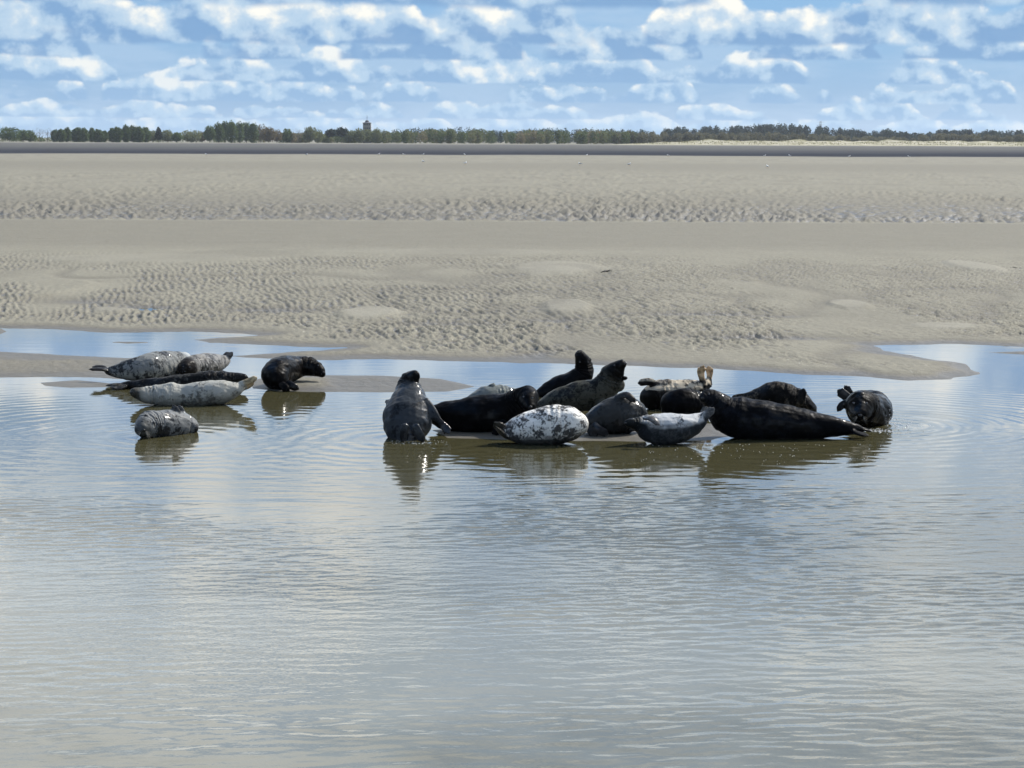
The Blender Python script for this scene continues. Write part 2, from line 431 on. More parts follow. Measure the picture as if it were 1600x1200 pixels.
WF = np.stack([ii[:-1, :-1], ii[:-1, 1:], ii[1:, 1:], ii[1:, :-1]], -1).reshape(-1, 4)
water = link(bpy.data.objects.new('water', np_mesh('water', WV, WF, wat_m))); tag(water, kind='structure')

# ------------------------------------------------------------------ far shore: dunes, hill, woods
def gz_far(): return 0.155
YT = 1668.0
def px_x(px, y): return (px - 800) / FPX * y
def foliage_mat(name, c1, c2, c3=None):
    m, p = new_mat(name)
    n = noise(texco('Object'), 0.35, 4, 0.6); t = attr('tone')
    rn = S.tree.nodes.new('ShaderNodeObjectInfo')
    c = mixc(sstep(n * 0.5 + t * 0.5, 0.25, 0.75), c1, c2)
    if c3: c = mixc(sstep(t, 0.75, 0.95), c, c3)
    c = mixc(S(rn.outputs['Random']) * 0.2, c, tuple(x * 0.6 for x in c1))
    setp(p, Base_Color=c, Roughness=0.8, Specular_IOR_Level=.2)
    tr = S.tree.nodes.new('ShaderNodeBsdfTranslucent'); _set(tr.inputs[0], c)
    mx = S.tree.nodes.new('ShaderNodeMixShader'); mx.inputs[0].default_value = .42
    S.tree.links.new(p.outputs[0], mx.inputs[1]); S.tree.links.new(tr.outputs[0], mx.inputs[2])
    S.tree.links.new(mx.outputs[0], S.tree.nodes['Material Output'].inputs['Surface'])
    return m
bark_m, p = new_mat('bark'); setp(p, Base_Color=mixc(noise(texco('Object'), 3.0), (0.06, 0.05, 0.04), (0.13, 0.11, 0.09)), Roughness=0.9)
leaf_dark = foliage_mat('leaf_dark', (0.052, 0.086, 0.032), (0.105, 0.145, 0.052))
leaf_mid = foliage_mat('leaf_mid', (0.11, 0.13, 0.06), (0.17, 0.185, 0.09))
leaf_brown = foliage_mat('leaf_brown', (0.115, 0.095, 0.052), (0.18, 0.145, 0.080))
leaf_pine = foliage_mat('leaf_pine', (0.016, 0.028, 0.024), (0.030, 0.048, 0.036))
twig_m = foliage_mat('twig', (0.12, 0.105, 0.085), (0.19, 0.17, 0.14))

def tris_cloud(C, size, rs, tone=None):
    """one random triangle per centre"""
    n = len(C)
    d = rs.randn(n, 3, 3); d /= np.linalg.norm(d, axis=2)[:, :, None] + 1e-9
    sz = np.asarray(size).reshape(-1, 1, 1) * (0.6 + 0.8 * rs.rand(n, 1, 1))
    V = (C[:, None, :] + d * sz).reshape(-1, 3)
    F = np.arange(3 * n).reshape(-1, 3)
    return V, F
def crown_points(n, rx, rz, z0, shape, rs):
    """leaf centres through an uneven crown"""
    pts = []
    lob = rs.randn(14, 3); lob /= np.linalg.norm(lob, axis=1)[:, None]
    lam = 0.75 + 0.45 * rs.rand(14)
    while len(pts) < n:
        d = rs.randn(3); d /= np.linalg.norm(d)
        k = lam[np.argmax(lob @ d)]
        r = rs.rand() ** 0.4 * k
        q = d * r
        if shape == 'poplar': q = np.array([q[0] * rx * (1 - 0.35 * max(q[2], 0)), q[1] * rx, q[2] * rz])
        elif shape == 'cone':
            q = np.array([q[0] * rx, q[1] * rx, q[2] * rz]); s = np.clip(1.15 - (q[2] + rz) / (2 * rz), .1, 1.1); q[:2] *= s * 1.2
        else: q = np.array([q[0] * rx, q[1] * rx, q[2] * rz * (1.0 if q[2] > 0 else 0.8)])
        pts.append(q + np.array([0, 0, z0]))
    return np.array(pts)
def sweep(path, rad, n=6):
    """open tube along points"""
    V = []; F = []
    for i, q in enumerate(path):
        a = Vector(path[max(i - 1, 0)]); b = Vector(path[min(i + 1, len(path) - 1)])
        t = (b - a).normalized(); s = t.orthogonal().normalized(); u = t.cross(s)
        for k in range(n):
            an = 2 * math.pi * k / n
            V.append(Vector(q) + (s * math.cos(an) + u * math.sin(an)) * rad[i])
    for i in range(len(path) - 1):
        for k in range(n):
            F.append((i * n + k, i * n + (k + 1) % n, (i + 1) * n + (k + 1) % n, (i + 1) * n + k))
    F.append(tuple(range(n))[::-1]); F.append(tuple((len(path) - 1) * n + k for k in range(n)))
    return V, F
def make_tree(kind, h, w, seed):
    """kind -> (trunk mesh, crown mesh) for a tree h tall and w wide, base at origin"""
    rs = np.random.RandomState(seed); rnd_ = random.Random(seed)
    mat = {'poplar': leaf_dark, 'round': leaf_dark, 'pale': leaf_mid, 'brown': leaf_brown, 'bare': twig_m, 'cone': leaf_pine, 'pine': leaf_pine}[kind]
    rx = w / 2
    z_lo = h * {'poplar': -.04, 'round': -.04, 'pale': -.05, 'brown': -.02, 'bare': .25, 'cone': .06, 'pine': .35}[kind]
    rz = (h - z_lo) / 2; zc_ = z_lo + rz
    V, F = sweep([(0, 0, -0.3), (0.1, 0, h * .25), (-.05, 0.1, h * .55), (0.05, 0, h * .9)], [h * .022, h * .017, h * .011, h * .004])
    for k in range(9):
        z = h * (0.25 + 0.06 * k); a = rnd_.random() * 6.28; L = rx * (0.9 - 0.06 * k)
        v, f = sweep([(0, 0, z), (math.cos(a) * L * .5, math.sin(a) * L * .5, z + L * .35), (math.cos(a) * L, math.sin(a) * L, z + L * .9)], [h * .009, h * .006, h * .002], 4)
        o = len(V); V += v; F += [tuple(i + o for i in q) for q in f]
    tm = bpy.data.meshes.new('trunk'); tm.from_pydata([tuple(v) for v in V], [], F); tm.materials.append(bark_m)
    n = {'bare': 260, 'brown': 1300}.get(kind, 2000)
    sh = {'poplar': 'poplar', 'cone': 'cone'}.get(kind, 'round')
    C = crown_points(n, rx, rz, zc_, sh, rs)
    Vc, Fc = tris_cloud(C, 0.30 if kind == 'bare' else 0.75, rs)
    cm = np_mesh('crown', Vc, Fc, mat, False)
    add_attr(cm, 'tone', np.repeat(rs.rand(len(C)), 1), 'FACE')
    return tm, cm
tree_list = [  # px centre, px width, top row, kind, label
    (18, 30, 200, 'round', 'broad round dark green tree leftmost on the far shore'),
    (39, 15, 206, 'round', 'small dark tree just right of the leftmost broad tree'),
    (50, 14, 208, 'round', 'low dark bushy tree left of the two bare grey trees'),
    (65, 17, 202, 'bare', 'sparse grey leafless tree, left one of two at the far left'),
    (77, 15, 203, 'bare', 'sparse grey leafless tree, right one of two at the far left'),
    (88, 11, 203, 'poplar', None), (98, 12, 202, 'poplar', None), (108, 11, 203, 'poplar', None), (123, 12, 202, 'poplar', None), (134, 11, 202, 'poplar', None),
    (146, 12, 202, 'poplar', None), (157, 12, 203, 'poplar', None), (166, 10, 205, 'poplar', None), (178, 12, 201, 'poplar', None), (187, 11, 201, 'poplar', None),
    (199, 14, 198, 'poplar', None), (210, 13, 199, 'poplar', None), (220, 12, 199, 'poplar', None), (229, 11, 200, 'poplar', None),
    (240, 20, 207, 'pale', 'low pale green bushy tree between the poplar row and the pointed conifer'),
    (250, 11, 201, 'cone', 'dark pointed conifer standing between low pale bushes'),
    (263, 18, 207, 'pale', 'low pale bush right of the dark pointed conifer'),
    (277, 15, 210, 'round', 'smallest dark bush left of the broad pale willow'),
    (300, 28, 206, 'pale', 'broad pale green willow left of the tall poplar clump'),
    (317, 14, 208, 'brown', 'small brownish tree tucked against the tall poplar clump'),
    (329, 15, 200, 'round', 'mid height dark tree at the left foot of the tallest poplars'),
    (343, 15, 192, 'tall', None), (353, 14, 190, 'tall', None), (364, 14, 190, 'tall', None), (375, 14, 191, 'tall', None), (386, 14, 192, 'tall', None), (396, 13, 193, 'tall', None),
    (408, 17, 198, 'brown', 'brown budding tree touching the right end of the tallest poplars'),
    (421, 18, 201, 'brown', 'rounded brown tree second right of the tallest poplars'),
    (433, 14, 206, 'brown', 'low brown tree at the end of the far left row'),
    (449, 15, 206, 'round', 'dark round tree left of the bare brownish crown'),
    (466, 20, 203, 'bare', 'wide bare brownish crown rising above the scrub'),
    (484, 19, 201, 'pale', 'tall pale green tree halfway between poplars and tower'),
    (497, 14, 205, 'pale', 'small pale tree right of the tall pale green tree'),
    (519, 14, 204, 'pine', 'dark pine left of the tower, left one of the close pair'),
    (534, 15, 202, 'pine', 'dark pine left of the tower, right one of the close pair'),
    (546, 13, 206, 'pale', 'low green tree between the dark pines and the tower'),
    (560, 15, 205, 'pale', 'green tree hiding the left foot of the tower'),
    (574, 17, 205, 'pale', 'pale tree straight in front of the tower shaft'),
    (588, 16, 203, 'pale', 'green tree hiding the right foot of the tower'),
]
tree_cache = {}
for i, (px, wpx, top, kind, label) in enumerate(tree_list):
    y = YT + ((i * 37) % 11) * 6.0 - 20
    k = y / FPX
    if kind == 'poplar': top += (i * 29 % 7) * .55 - 1.6; wpx *= .85 + .1 * (i * 13 % 5)
    hgt_ = (224 + (px / 1600) * 6.4 - 1.0 - top + 1) * k; w = wpx * k * 1.3
    kd = 'poplar' if kind == 'tall' else kind
    key = (kd, i % 3, kind)
    if key not in tree_cache: tree_cache[key] = (make_tree(kd, hgt_, w, 100 + i), hgt_, w)
    (tm, cm), h0, w0 = tree_cache[key]
    nm = {'poplar': 'poplar_tree', 'tall': 'poplar_tree', 'round': 'broadleaf_tree', 'pale': 'willow_tree', 'brown': 'budding_tree', 'bare': 'bare_tree', 'cone': 'conifer_tree', 'pine': 'pine_tree'}[kind]
    t = empty(nm, (px_x(px, y), y, gz_far()), (i * 1.7) % 6.28); t.scale = (w / w0, w / w0, hgt_ / h0)
    link(bpy.data.objects.new('trunk', tm), t); link(bpy.data.objects.new('crown', cm), t)
    if kind == 'tall': tag(t, 'tall dark poplar in the highest clump on the far shore', 'tree', 'tallest poplars on the far shore')
    elif kind == 'poplar' and label is None: tag(t, 'columnar dark poplar in the row at the far left shore', 'tree', 'row of columnar poplars on the far left shore')
    else: tag(t, label, 'tree')

def interp(prof, x): return np.interp(x, [a for a, b in prof], [b for a, b in prof])
def wood(name, x0, x1, prof, y0, y1, mat, n, size, label, cat, seed, lump_w=9.0, zb=0.0, tone_lo=0.0, tone_hi=1.0):
    """a far wood that reads as one mass: leaf faces heaped in crown-shaped clumps"""
    rs = np.random.RandomState(seed)
    nt = int((x1 - x0) / lump_w * 3.2)
    cx = rs.uniform(x0, x1, nt); cy = rs.uniform(y0, y1, nt); tn = rs.uniform(tone_lo, tone_hi, nt)
    top = interp(prof, cx) - (2.6 if name == 'pine_ridge' else 1.0) + rs.rand(nt) ** 1.5 * 6.0
    hgts = ((HORI + (cx - 800) / 800 * 3.2 - top) * cy / FPX + CAM_H) * 1.12
    each = n // nt; Cs = []; Ts = []
    for j in range(nt):
        k = cy[j] / FPX; rx = lump_w * k * rs.uniform(.55, 1.0)
        h = max(hgts[j], 1.5); d = rs.randn(each, 3); d /= np.linalg.norm(d, axis=1)[:, None]
        r = rs.rand(each, 1) ** 0.35
        q = d * r * np.array([rx, rx, h * .5])
        q[:, 0] += px_x(cx[j], cy[j]); q[:, 1] += cy[j]; q[:, 2] += h * .5 + zb * rs.rand()
        Cs.append(q); Ts.append(np.clip(tn[j] + rs.randn(each) * .12, 0, 1))
    C = np.concatenate(Cs); C[:, 2] = np.maximum(C[:, 2], 0.3)
    Vc, Fc = tris_cloud(C, size, rs)
    me = np_mesh(name, Vc, Fc, mat, False); add_attr(me, 'tone', np.concatenate(Ts), 'FACE')
    o = link(bpy.data.objects.new(name, me)); tag(o, label, cat, kind='stuff'); return o
leaf_wood = foliage_mat('leaf_wood', (0.070, 0.100, 0.038), (0.145, 0.160, 0.066), (0.21, 0.17, 0.10))
leaf_scrub = foliage_mat('leaf_scrub', (0.095, 0.092, 0.060), (0.15, 0.145, 0.09))
wood('broadleaf_wood', 425, 1000, [(425, 211), (470, 209), (520, 208), (600, 206), (650, 205), (720, 204), (760, 205), (800, 207), (850, 205), (900, 205), (960, 207), (1000, 208)],
     1690, 1820, leaf_wood, 75000, 0.8, 'olive and brown mixed wood along the far shore below the tower', 'wood', 3)
wood('pine_belt', 600, 1010, [(600, 206), (640, 203), (720, 201), (760, 205), (800, 206), (840, 203), (900, 203), (960, 204), (1010, 205)],
     1900, 1990, leaf_pine, 26000, 0.85, 'dark pine tops showing above the olive mixed wood', 'wood', 4, 7.0)
wood('brown_scrub', 960, 1640, [(960, 208), (1040, 208), (1100, 209), (1200, 209), (1300, 212), (1380, 216), (1410, 214), (1430, 210), (1500, 211), (1640, 213)],
     1700, 1800, leaf_scrub, 80000, 0.8, 'brown leafless scrub behind the pale dunes', 'scrub', 5)
wood('pine_ridge', 1030, 1640, [(1030, 204), (1090, 202), (1150, 201), (1230, 198), (1260, 201), (1300, 203), (1335, 206), (1350, 210), (1365, 208), (1388, 205), (1400, 210), (1440, 212), (1460, 207), (1500, 206), (1640, 208)],
     2300, 2600, leaf_pine, 100000, 1.2, 'dark blue-green pine wood on the long ridge at right', 'wood', 6, 8.0)
# ground fringe under the woods so no sky shows below them, going on out of the frame
wood('far_shore_scrub', -900, 425, [(-900, 205), (-20, 209), (0, 211), (60, 213), (160, 211), (240, 209), (425, 208)], 1710, 1800, leaf_wood, 26000, 0.75, 'low dark undergrowth between the trees at the far left shore', 'scrub', 8)
wood('far_shore_wood', 1640, 2600, [(1640, 209), (2600, 206)], 1800, 1950, leaf_pine, 7000, 1.0, 'dark wood carrying on past the right edge of the far shore', 'wood', 9)

# dunes: a low ridge of pale sand with marram
rs = np.random.RandomState(12)
dxs = np.linspace(px_x(930, 1600), px_x(2500, 1600), 420); dys = np.linspace(1520, 1640, 20)
DX, DY = np.meshgrid(dxs, dys)
t_ = (DY - 1520) / 120
DZ = 0.1 + np.sin(np.clip(t_, 0, 1) * math.pi * .5) * (2.9 + 2.4 * fbm(DX * .045, DY * .03, 4)) * smooth01(DX, px_x(940, 1600), px_x(1120, 1600))
dune_m, p = new_mat('dune'); nn = noise(texco('Object'), 0.16, 5, 0.65)
setp(p, Base_Color=mixc(sstep(nn, 0.42, 0.56), (0.33, 0.30, 0.22), (0.19, 0.175, 0.09)), Roughness=0.95, Normal=bump(noise(texco('Object'), 0.7, 4) * 0.6, 1.0, 1.0))
ii = np.arange(DX.size).reshape(DX.shape)
DF = np.stack([ii[:-1, :-1], ii[:-1, 1:], ii[1:, 1:], ii[1:, :-1]], -1).reshape(-1, 4)
dunes = link(bpy.data.objects.new('dunes', np_mesh('dunes', np.stack([DX.ravel(), DY.ravel(), DZ.ravel()], 1), DF, dune_m))); tag(dunes, kind='structure')
# marram tufts: upright blades
sel = rs.randint(0, DX.size, 9000)
C = np.stack([DX.ravel()[sel] + rs.randn(9000), DY.ravel()[sel] + rs.randn(9000), DZ.ravel()[sel]], 1)
keep = (fbm(C[:, 0] * .06, C[:, 1] * .06, 3) > -0.12) & (C[:, 2] > .6); C = C[keep]; n = len(C)
w_ = rs.uniform(.15, .4, n); h_ = rs.uniform(.5, 1.2, n); an = rs.rand(n) * 6.28
off = np.stack([np.cos(an) * w_, np.sin(an) * w_, np.zeros(n)], 1)
tipv = np.stack([rs.randn(n) * .25, rs.randn(n) * .25, h_], 1)
MV = np.stack([C - off, C + off, C + tipv], 1).reshape(-1, 3)
mar_m = foliage_mat('marram', (0.13, 0.125, 0.055), (0.27, 0.25, 0.13))
me = np_mesh('marram_grass', MV, np.arange(3 * n).reshape(-1, 3), mar_m, False); add_attr(me, 'tone', rs.rand(n), 'FACE')
tag(link(bpy.data.objects.new('marram_grass', me)), 'yellow-green marram grass tufts on the far dunes', 'grass', kind='stuff')
# ridge terrain under the pines
hx = np.linspace(px_x(800, 2600), px_x(2600, 2600), 80); hy = np.linspace(2200, 2900, 10)
HX, HY = np.meshgrid(hx, hy); pxh = 800 + HX / 2600 * FPX
hprof = [(800, 214), (1030, 213), (1100, 211), (1230, 208), (1300, 212), (1380, 216), (1440, 216), (1500, 214), (2600, 212)]
HZ = (HORI + (pxh - 800) / 800 * 3.2 - interp(hprof, pxh)) * 2600 / FPX + CAM_H
HZ = HZ * np.sin(np.clip((HY - 2200) / 400, 0, 1) * math.pi / 2) - 0.5
hill_m, p = new_mat('hill_soil'); setp(p, Base_Color=mixc(noise(texco('Object'), .05, 4), (0.03, 0.04, 0.022), (0.06, 0.06, 0.035)), Roughness=0.95)
ii = np.arange(HX.size).reshape(HX.shape)
HF = np.stack([ii[:-1, :-1], ii[:-1, 1:], ii[1:, 1:], ii[1:, :-1]], -1).reshape(-1, 4)
tag(link(bpy.data.objects.new('hill', np_mesh('hill', np.stack([HX.ravel(), HY.ravel(), HZ.ravel()], 1), HF, hill_m))), kind='structure')

# ------------------------------------------------------------------ simple solids
def box(cx, cy, cz, sx, sy, sz):
    v = [(cx + a * sx / 2, cy + b * sy / 2, cz + c * sz / 2) for a in (-1, 1) for b in (-1, 1) for c in (-1, 1)]
    f = [(0, 1, 3, 2), (4, 6, 7, 5), (0, 4, 5, 1), (2, 3, 7, 6), (0, 2, 6, 4), (1, 5, 7, 3)]
    return v, f
def join(parts):
    V, F = [], []
    for v, f in parts:
        o = len(V); V += list(v); F += [tuple(i + o for i in q) for q in f]
    return V, F
def lathe(prof, n=16):
    V = []; F = []
    for r, z in prof:
        for k in range(n): V.append((r * math.cos(6.28318 * k / n), r * math.sin(6.28318 * k / n), z))
    for i in range(len(prof) - 1):
        for k in range(n): F.append((i * n + k, i * n + (k + 1) % n, (i + 1) * n + (k + 1) % n, (i + 1) * n + k))
    F.append(tuple(range(n))[::-1]); F.append(tuple((len(prof) - 1) * n + k for k in range(n)))
    return V, F
def simple_mat(name, c1, c2, rough=.7, scale=3.0, metal=0.0):
    m, p = new_mat(name); setp(p, Base_Color=mixc(noise(texco('Object'), scale, 4, .6), c1, c2), Roughness=rough, Metallic=metal); return m
conc_m = simple_mat('concrete', (0.17, 0.165, 0.15), (0.25, 0.24, 0.21), .85, .6)
slate_m = simple_mat('slate', (0.05, 0.055, 0.07), (0.09, 0.095, 0.11), .6, 1.0)
steel_m = simple_mat('steel', (0.18, 0.18, 0.19), (0.3, 0.3, 0.31), .5, 2.0)
dark_glass = simple_mat('window_glass', (0.02, 0.025, 0.03), (0.04, 0.045, 0.05), .1, 1.0)
# tower among the trees
ty = 1760.0; k = ty / FPX
tw = empty('water_tower', (px_x(573.5, ty), ty, gz_far())); H = lambda row: (HORI - .9 - row) * k + CAM_H
v, f = lathe([(3.6, -.2), (3.5, H(207)), (3.5, H(204)), (3.75, H(203.05))]); mesh_obj('shaft', v, f, conc_m, tw)
v, f = join([box(0, 0, (H(203) + H(193)) / 2, 6.2, 6.2, H(193) - H(203)), box(0, 0, H(199), 6.5, 6.5, .35)]); tank = mesh_obj('tank', v, f, conc_m, tw, False)
for j in range(8):
    v, f = box(0, 0, 0, .8, .2, 1.3); w_o = mesh_obj('window', v, f, dark_glass, tank, False)
    w_o.location = (-2.1 + 1.4 * (j % 4), -3.12, H(195.0 if j < 4 else 201.0))
v, f = lathe([(3.9, H(192.95)), (3.9, H(192.6)), (1.7, H(191.4)), (1.5, H(191)), (1.5, H(189.4)), (0.2, H(188))]); mesh_obj('roof', v, f, slate_m, tw, False)
v, f = join([box(0, 0, (H(187.6) + H(181)) / 2, .22, .22, H(181) - H(187.6)), box(0, 0, H(183.4), 1.6, .15, .15), box(0, 0, H(185), 1.1, .15, .15)]); mesh_obj('antenna', v, f, steel_m, tw, False)
tag(tw, 'squat tan square tower with dark cap and antenna above the far wood', 'tower')
# lattice mast
my = 2500.0; k = my / FPX
ms = empty('lattice_mast', (px_x(1277, my), my, 0)); zt = (HORI + 1.9 - 189.5) * k + CAM_H
for a, b in ((-1, -1), (-1, 1), (1, -1), (1, 1)):
    v, f = sweep([(a * 2.6, b * 2.6, -.5), (a * 1.3, b * 1.3, zt * .6), (a * .7, b * .7, zt)], [.16, .13, .1], 4); mesh_obj('leg', v, f, steel_m, ms)
br = []
for j in range(9):
    z0 = zt * (j / 9) ** .9; z1 = zt * ((j + 1) / 9) ** .9
    w0 = np.interp(z0 / zt, [0, .6, 1], [2.6, 1.3, .7]); w1 = np.interp(z1 / zt, [0, .6, 1], [2.6, 1.3, .7])
    for s in (-1, 1):
        br.append(sweep([(-w0, s * w0, z0), (w1, s * w1, z1)], [.07, .07], 4)); br.append(sweep([(w0, s * w0, z0), (-w1, s * w1, z1)], [.07, .07], 4))
        br.append(sweep([(s * w0, -w0, z0), (s * w1, w1, z1)], [.07, .07], 4))
v, f = join(br); mesh_obj('bracing', v, f, steel_m, ms, False)
for z, w in ((zt * .93, 4.2), (zt * .83, 5.2)):
    v, f = sweep([(-w, 0, z), (0, 0, z + .5), (w, 0, z)], [.08, .16, .08], 4); mesh_obj('crossarm', v, f, steel_m, ms, False)
tag(ms, 'thin grey lattice mast sticking up behind the pine ridge', 'mast')

# ------------------------------------------------------------------ seals
def catmull(P, n):
    P = np.asarray(P, float); m = len(P)
    t = np.linspace(0, m - 1, n); i = np.clip(t.astype(int), 0, m - 2); u = (t - i)[:, None]
    p0 = P[np.clip(i - 1, 0, m - 1)]; p1 = P[i]; p2 = P[i + 1]; p3 = P[np.clip(i + 2, 0, m - 1)]
    return 0.5 * ((2 * p1) + (-p0 + p2) * u + (2 * p0 - 5 * p1 + 4 * p2 - p3) * u ** 2 + (-p0 + 3 * p1 - 3 * p2 + p3) * u ** 3)
def tube(points, ra, rb, up, nseg=40, nring=22, power=2.0, flat_cap=False):
    """closed elliptical sweep; ra along the carried 'up' axis, rb along the other"""
    D = catmull(np.column_stack([points, ra, rb]), nseg)
    C = D[:, :3]; A = np.maximum(D[:, 3], .004); B = np.maximum(D[:, 4], .004)
    T = np.gradient(C, axis=0); T /= np.linalg.norm(T, axis=1)[:, None] + 1e-9
    U = np.zeros_like(C); u = np.array(up, float)
    for i in range(nseg):
        u = u - T[i] * (u @ T[i]); u /= np.linalg.norm(u) + 1e-9; U[i] = u
    W = np.cross(T, U)
    an = np.linspace(0, 2 * math.pi, nring, endpoint=False)
    V = []
    for i in range(nseg):
        V.append(C[i] + np.outer(np.cos(an) * A[i], U[i]) + np.outer(np.sin(an) * B[i], W[i]))
    # rounded ends
    e0 = C[0] - T[0] * min(A[0], B[0]) * .7; e1 = C[-1] + T[-1] * min(A[-1], B[-1]) * .7
    V = np.concatenate(V + [[e0], [e1]])
    F = []
    for i in range(nseg - 1):
        for k in range(nring):
            k2 = (k + 1) % nring
            F.append((i * nring + k, i * nring + k2, (i + 1) * nring + k2, (i + 1) * nring + k))
    a, b = nseg * nring, nseg * nring + 1
    for k in range(nring):
        k2 = (k + 1) % nring
        F.append((a, k2, k)); F.append((b, (nseg - 1) * nring + k, (nseg - 1) * nring + k2))
    return V, F, C, A, B, U
def blob(c, r3, n=12):
    V = []; F = []
    for i in range(n + 1):
        th = math.pi * i / n
        for k in range(n * 2):
            ph = math.pi * k / n
            V.append((c[0] + r3[0] * math.sin(th) * math.cos(ph), c[1] + r3[1] * math.sin(th) * math.sin(ph), c[2] + r3[2] * math.cos(th)))
    for i in range(n):
        for k in range(n * 2):
            k2 = (k + 1) % (n * 2); F.append((i * 2 * n + k, (i + 1) * 2 * n + k, (i + 1) * 2 * n + k2, i * 2 * n + k2))
    return V, F

def seal_mat(name, base, spot, amount=.5, scale=7.0, underside=None, underside_at=(0.0, -.6), head=None, head_at=(.82, .92), flip=None, rough=.42, speck=0.3, coat=0.25):
    """fur: base colour, blotches of spot colour, underside tone or painted shade, head and flipper colours, wet sheen"""
    m, p = new_mat(name); P = texco('Object'); al = attr('along'); do = attr('dorsal'); fl = attr('flip')
    n1 = noise(P, scale * 1.15, 5, .66, dist=.5); n2 = noise(P, scale * 3.1, 4, .6); n3 = noise(P, scale * .35, 3, .5)
    c = mixc(noise(P, 2.0, 4, .6), tuple(x * .8 for x in base), tuple(min(1, x * 1.15) for x in base))
    if underside: c = mixc(sstep(do + (n3 - .5) * .7, underside_at[0], underside_at[1]), c, underside)
    thr = .66 - amount * .34
    c = mixc(sstep(n1 * .62 + n2 * .38 + (n3 - .5) * .6, thr, thr + .13) * .94, c, spot)
    c = mixc(sstep(n2, .60, .70) * speck, c, spot)
    if head: c = mixc(sstep(al + (n3 - .5) * .12, head_at[0], head_at[1]), c, head)
    if flip: c = mixc(sstep(fl, .35, .75), c, mixc(sstep(n2, .42, .62), flip, tuple(x * .45 for x in flip)))
    fur = noise(P, 60.0, 3, .6) * .003 + noise(P, 11.0, 4, .6) * .012
    fold = fm('SINE', al * 150.0 + n1 * 6.0) * (.003 * sstep(n3, .5, .7) + .007 * sstep(al, .5, .62) * sstep(al, .84, .72))
    setp(p, Base_Color=c, Roughness=sstep(noise(P, 5.0, 4, .6), .3, .7, rough - .1, rough + .16), IOR=1.42, Specular_IOR_Level=.04, Normal=bump(fur + fold, .8, 1.0), Coat_Weight=sstep(noise(P, 3.3, 4, .6), .45, .62) * coat * .95, Coat_Roughness=.14)
    return m
eye_m, p = new_mat('eye'); setp(p, Base_Color=(0.004, 0.0035, 0.003), Roughness=.06, Coat_Weight=.6)
nose_m, p = new_mat('nose'); setp(p, Base_Color=mixc(noise(texco('Object'), 40.0), (.004, .004, .004), (.015, .013, .012)), Roughness=.25)
whisk_m, p = new_mat('whisker'); setp(p, Base_Color=mixc(noise(texco('Object'), 9.0), (.22, .20, .16), (.35, .32, .27)), Roughness=.4)
VOX = 0.0115
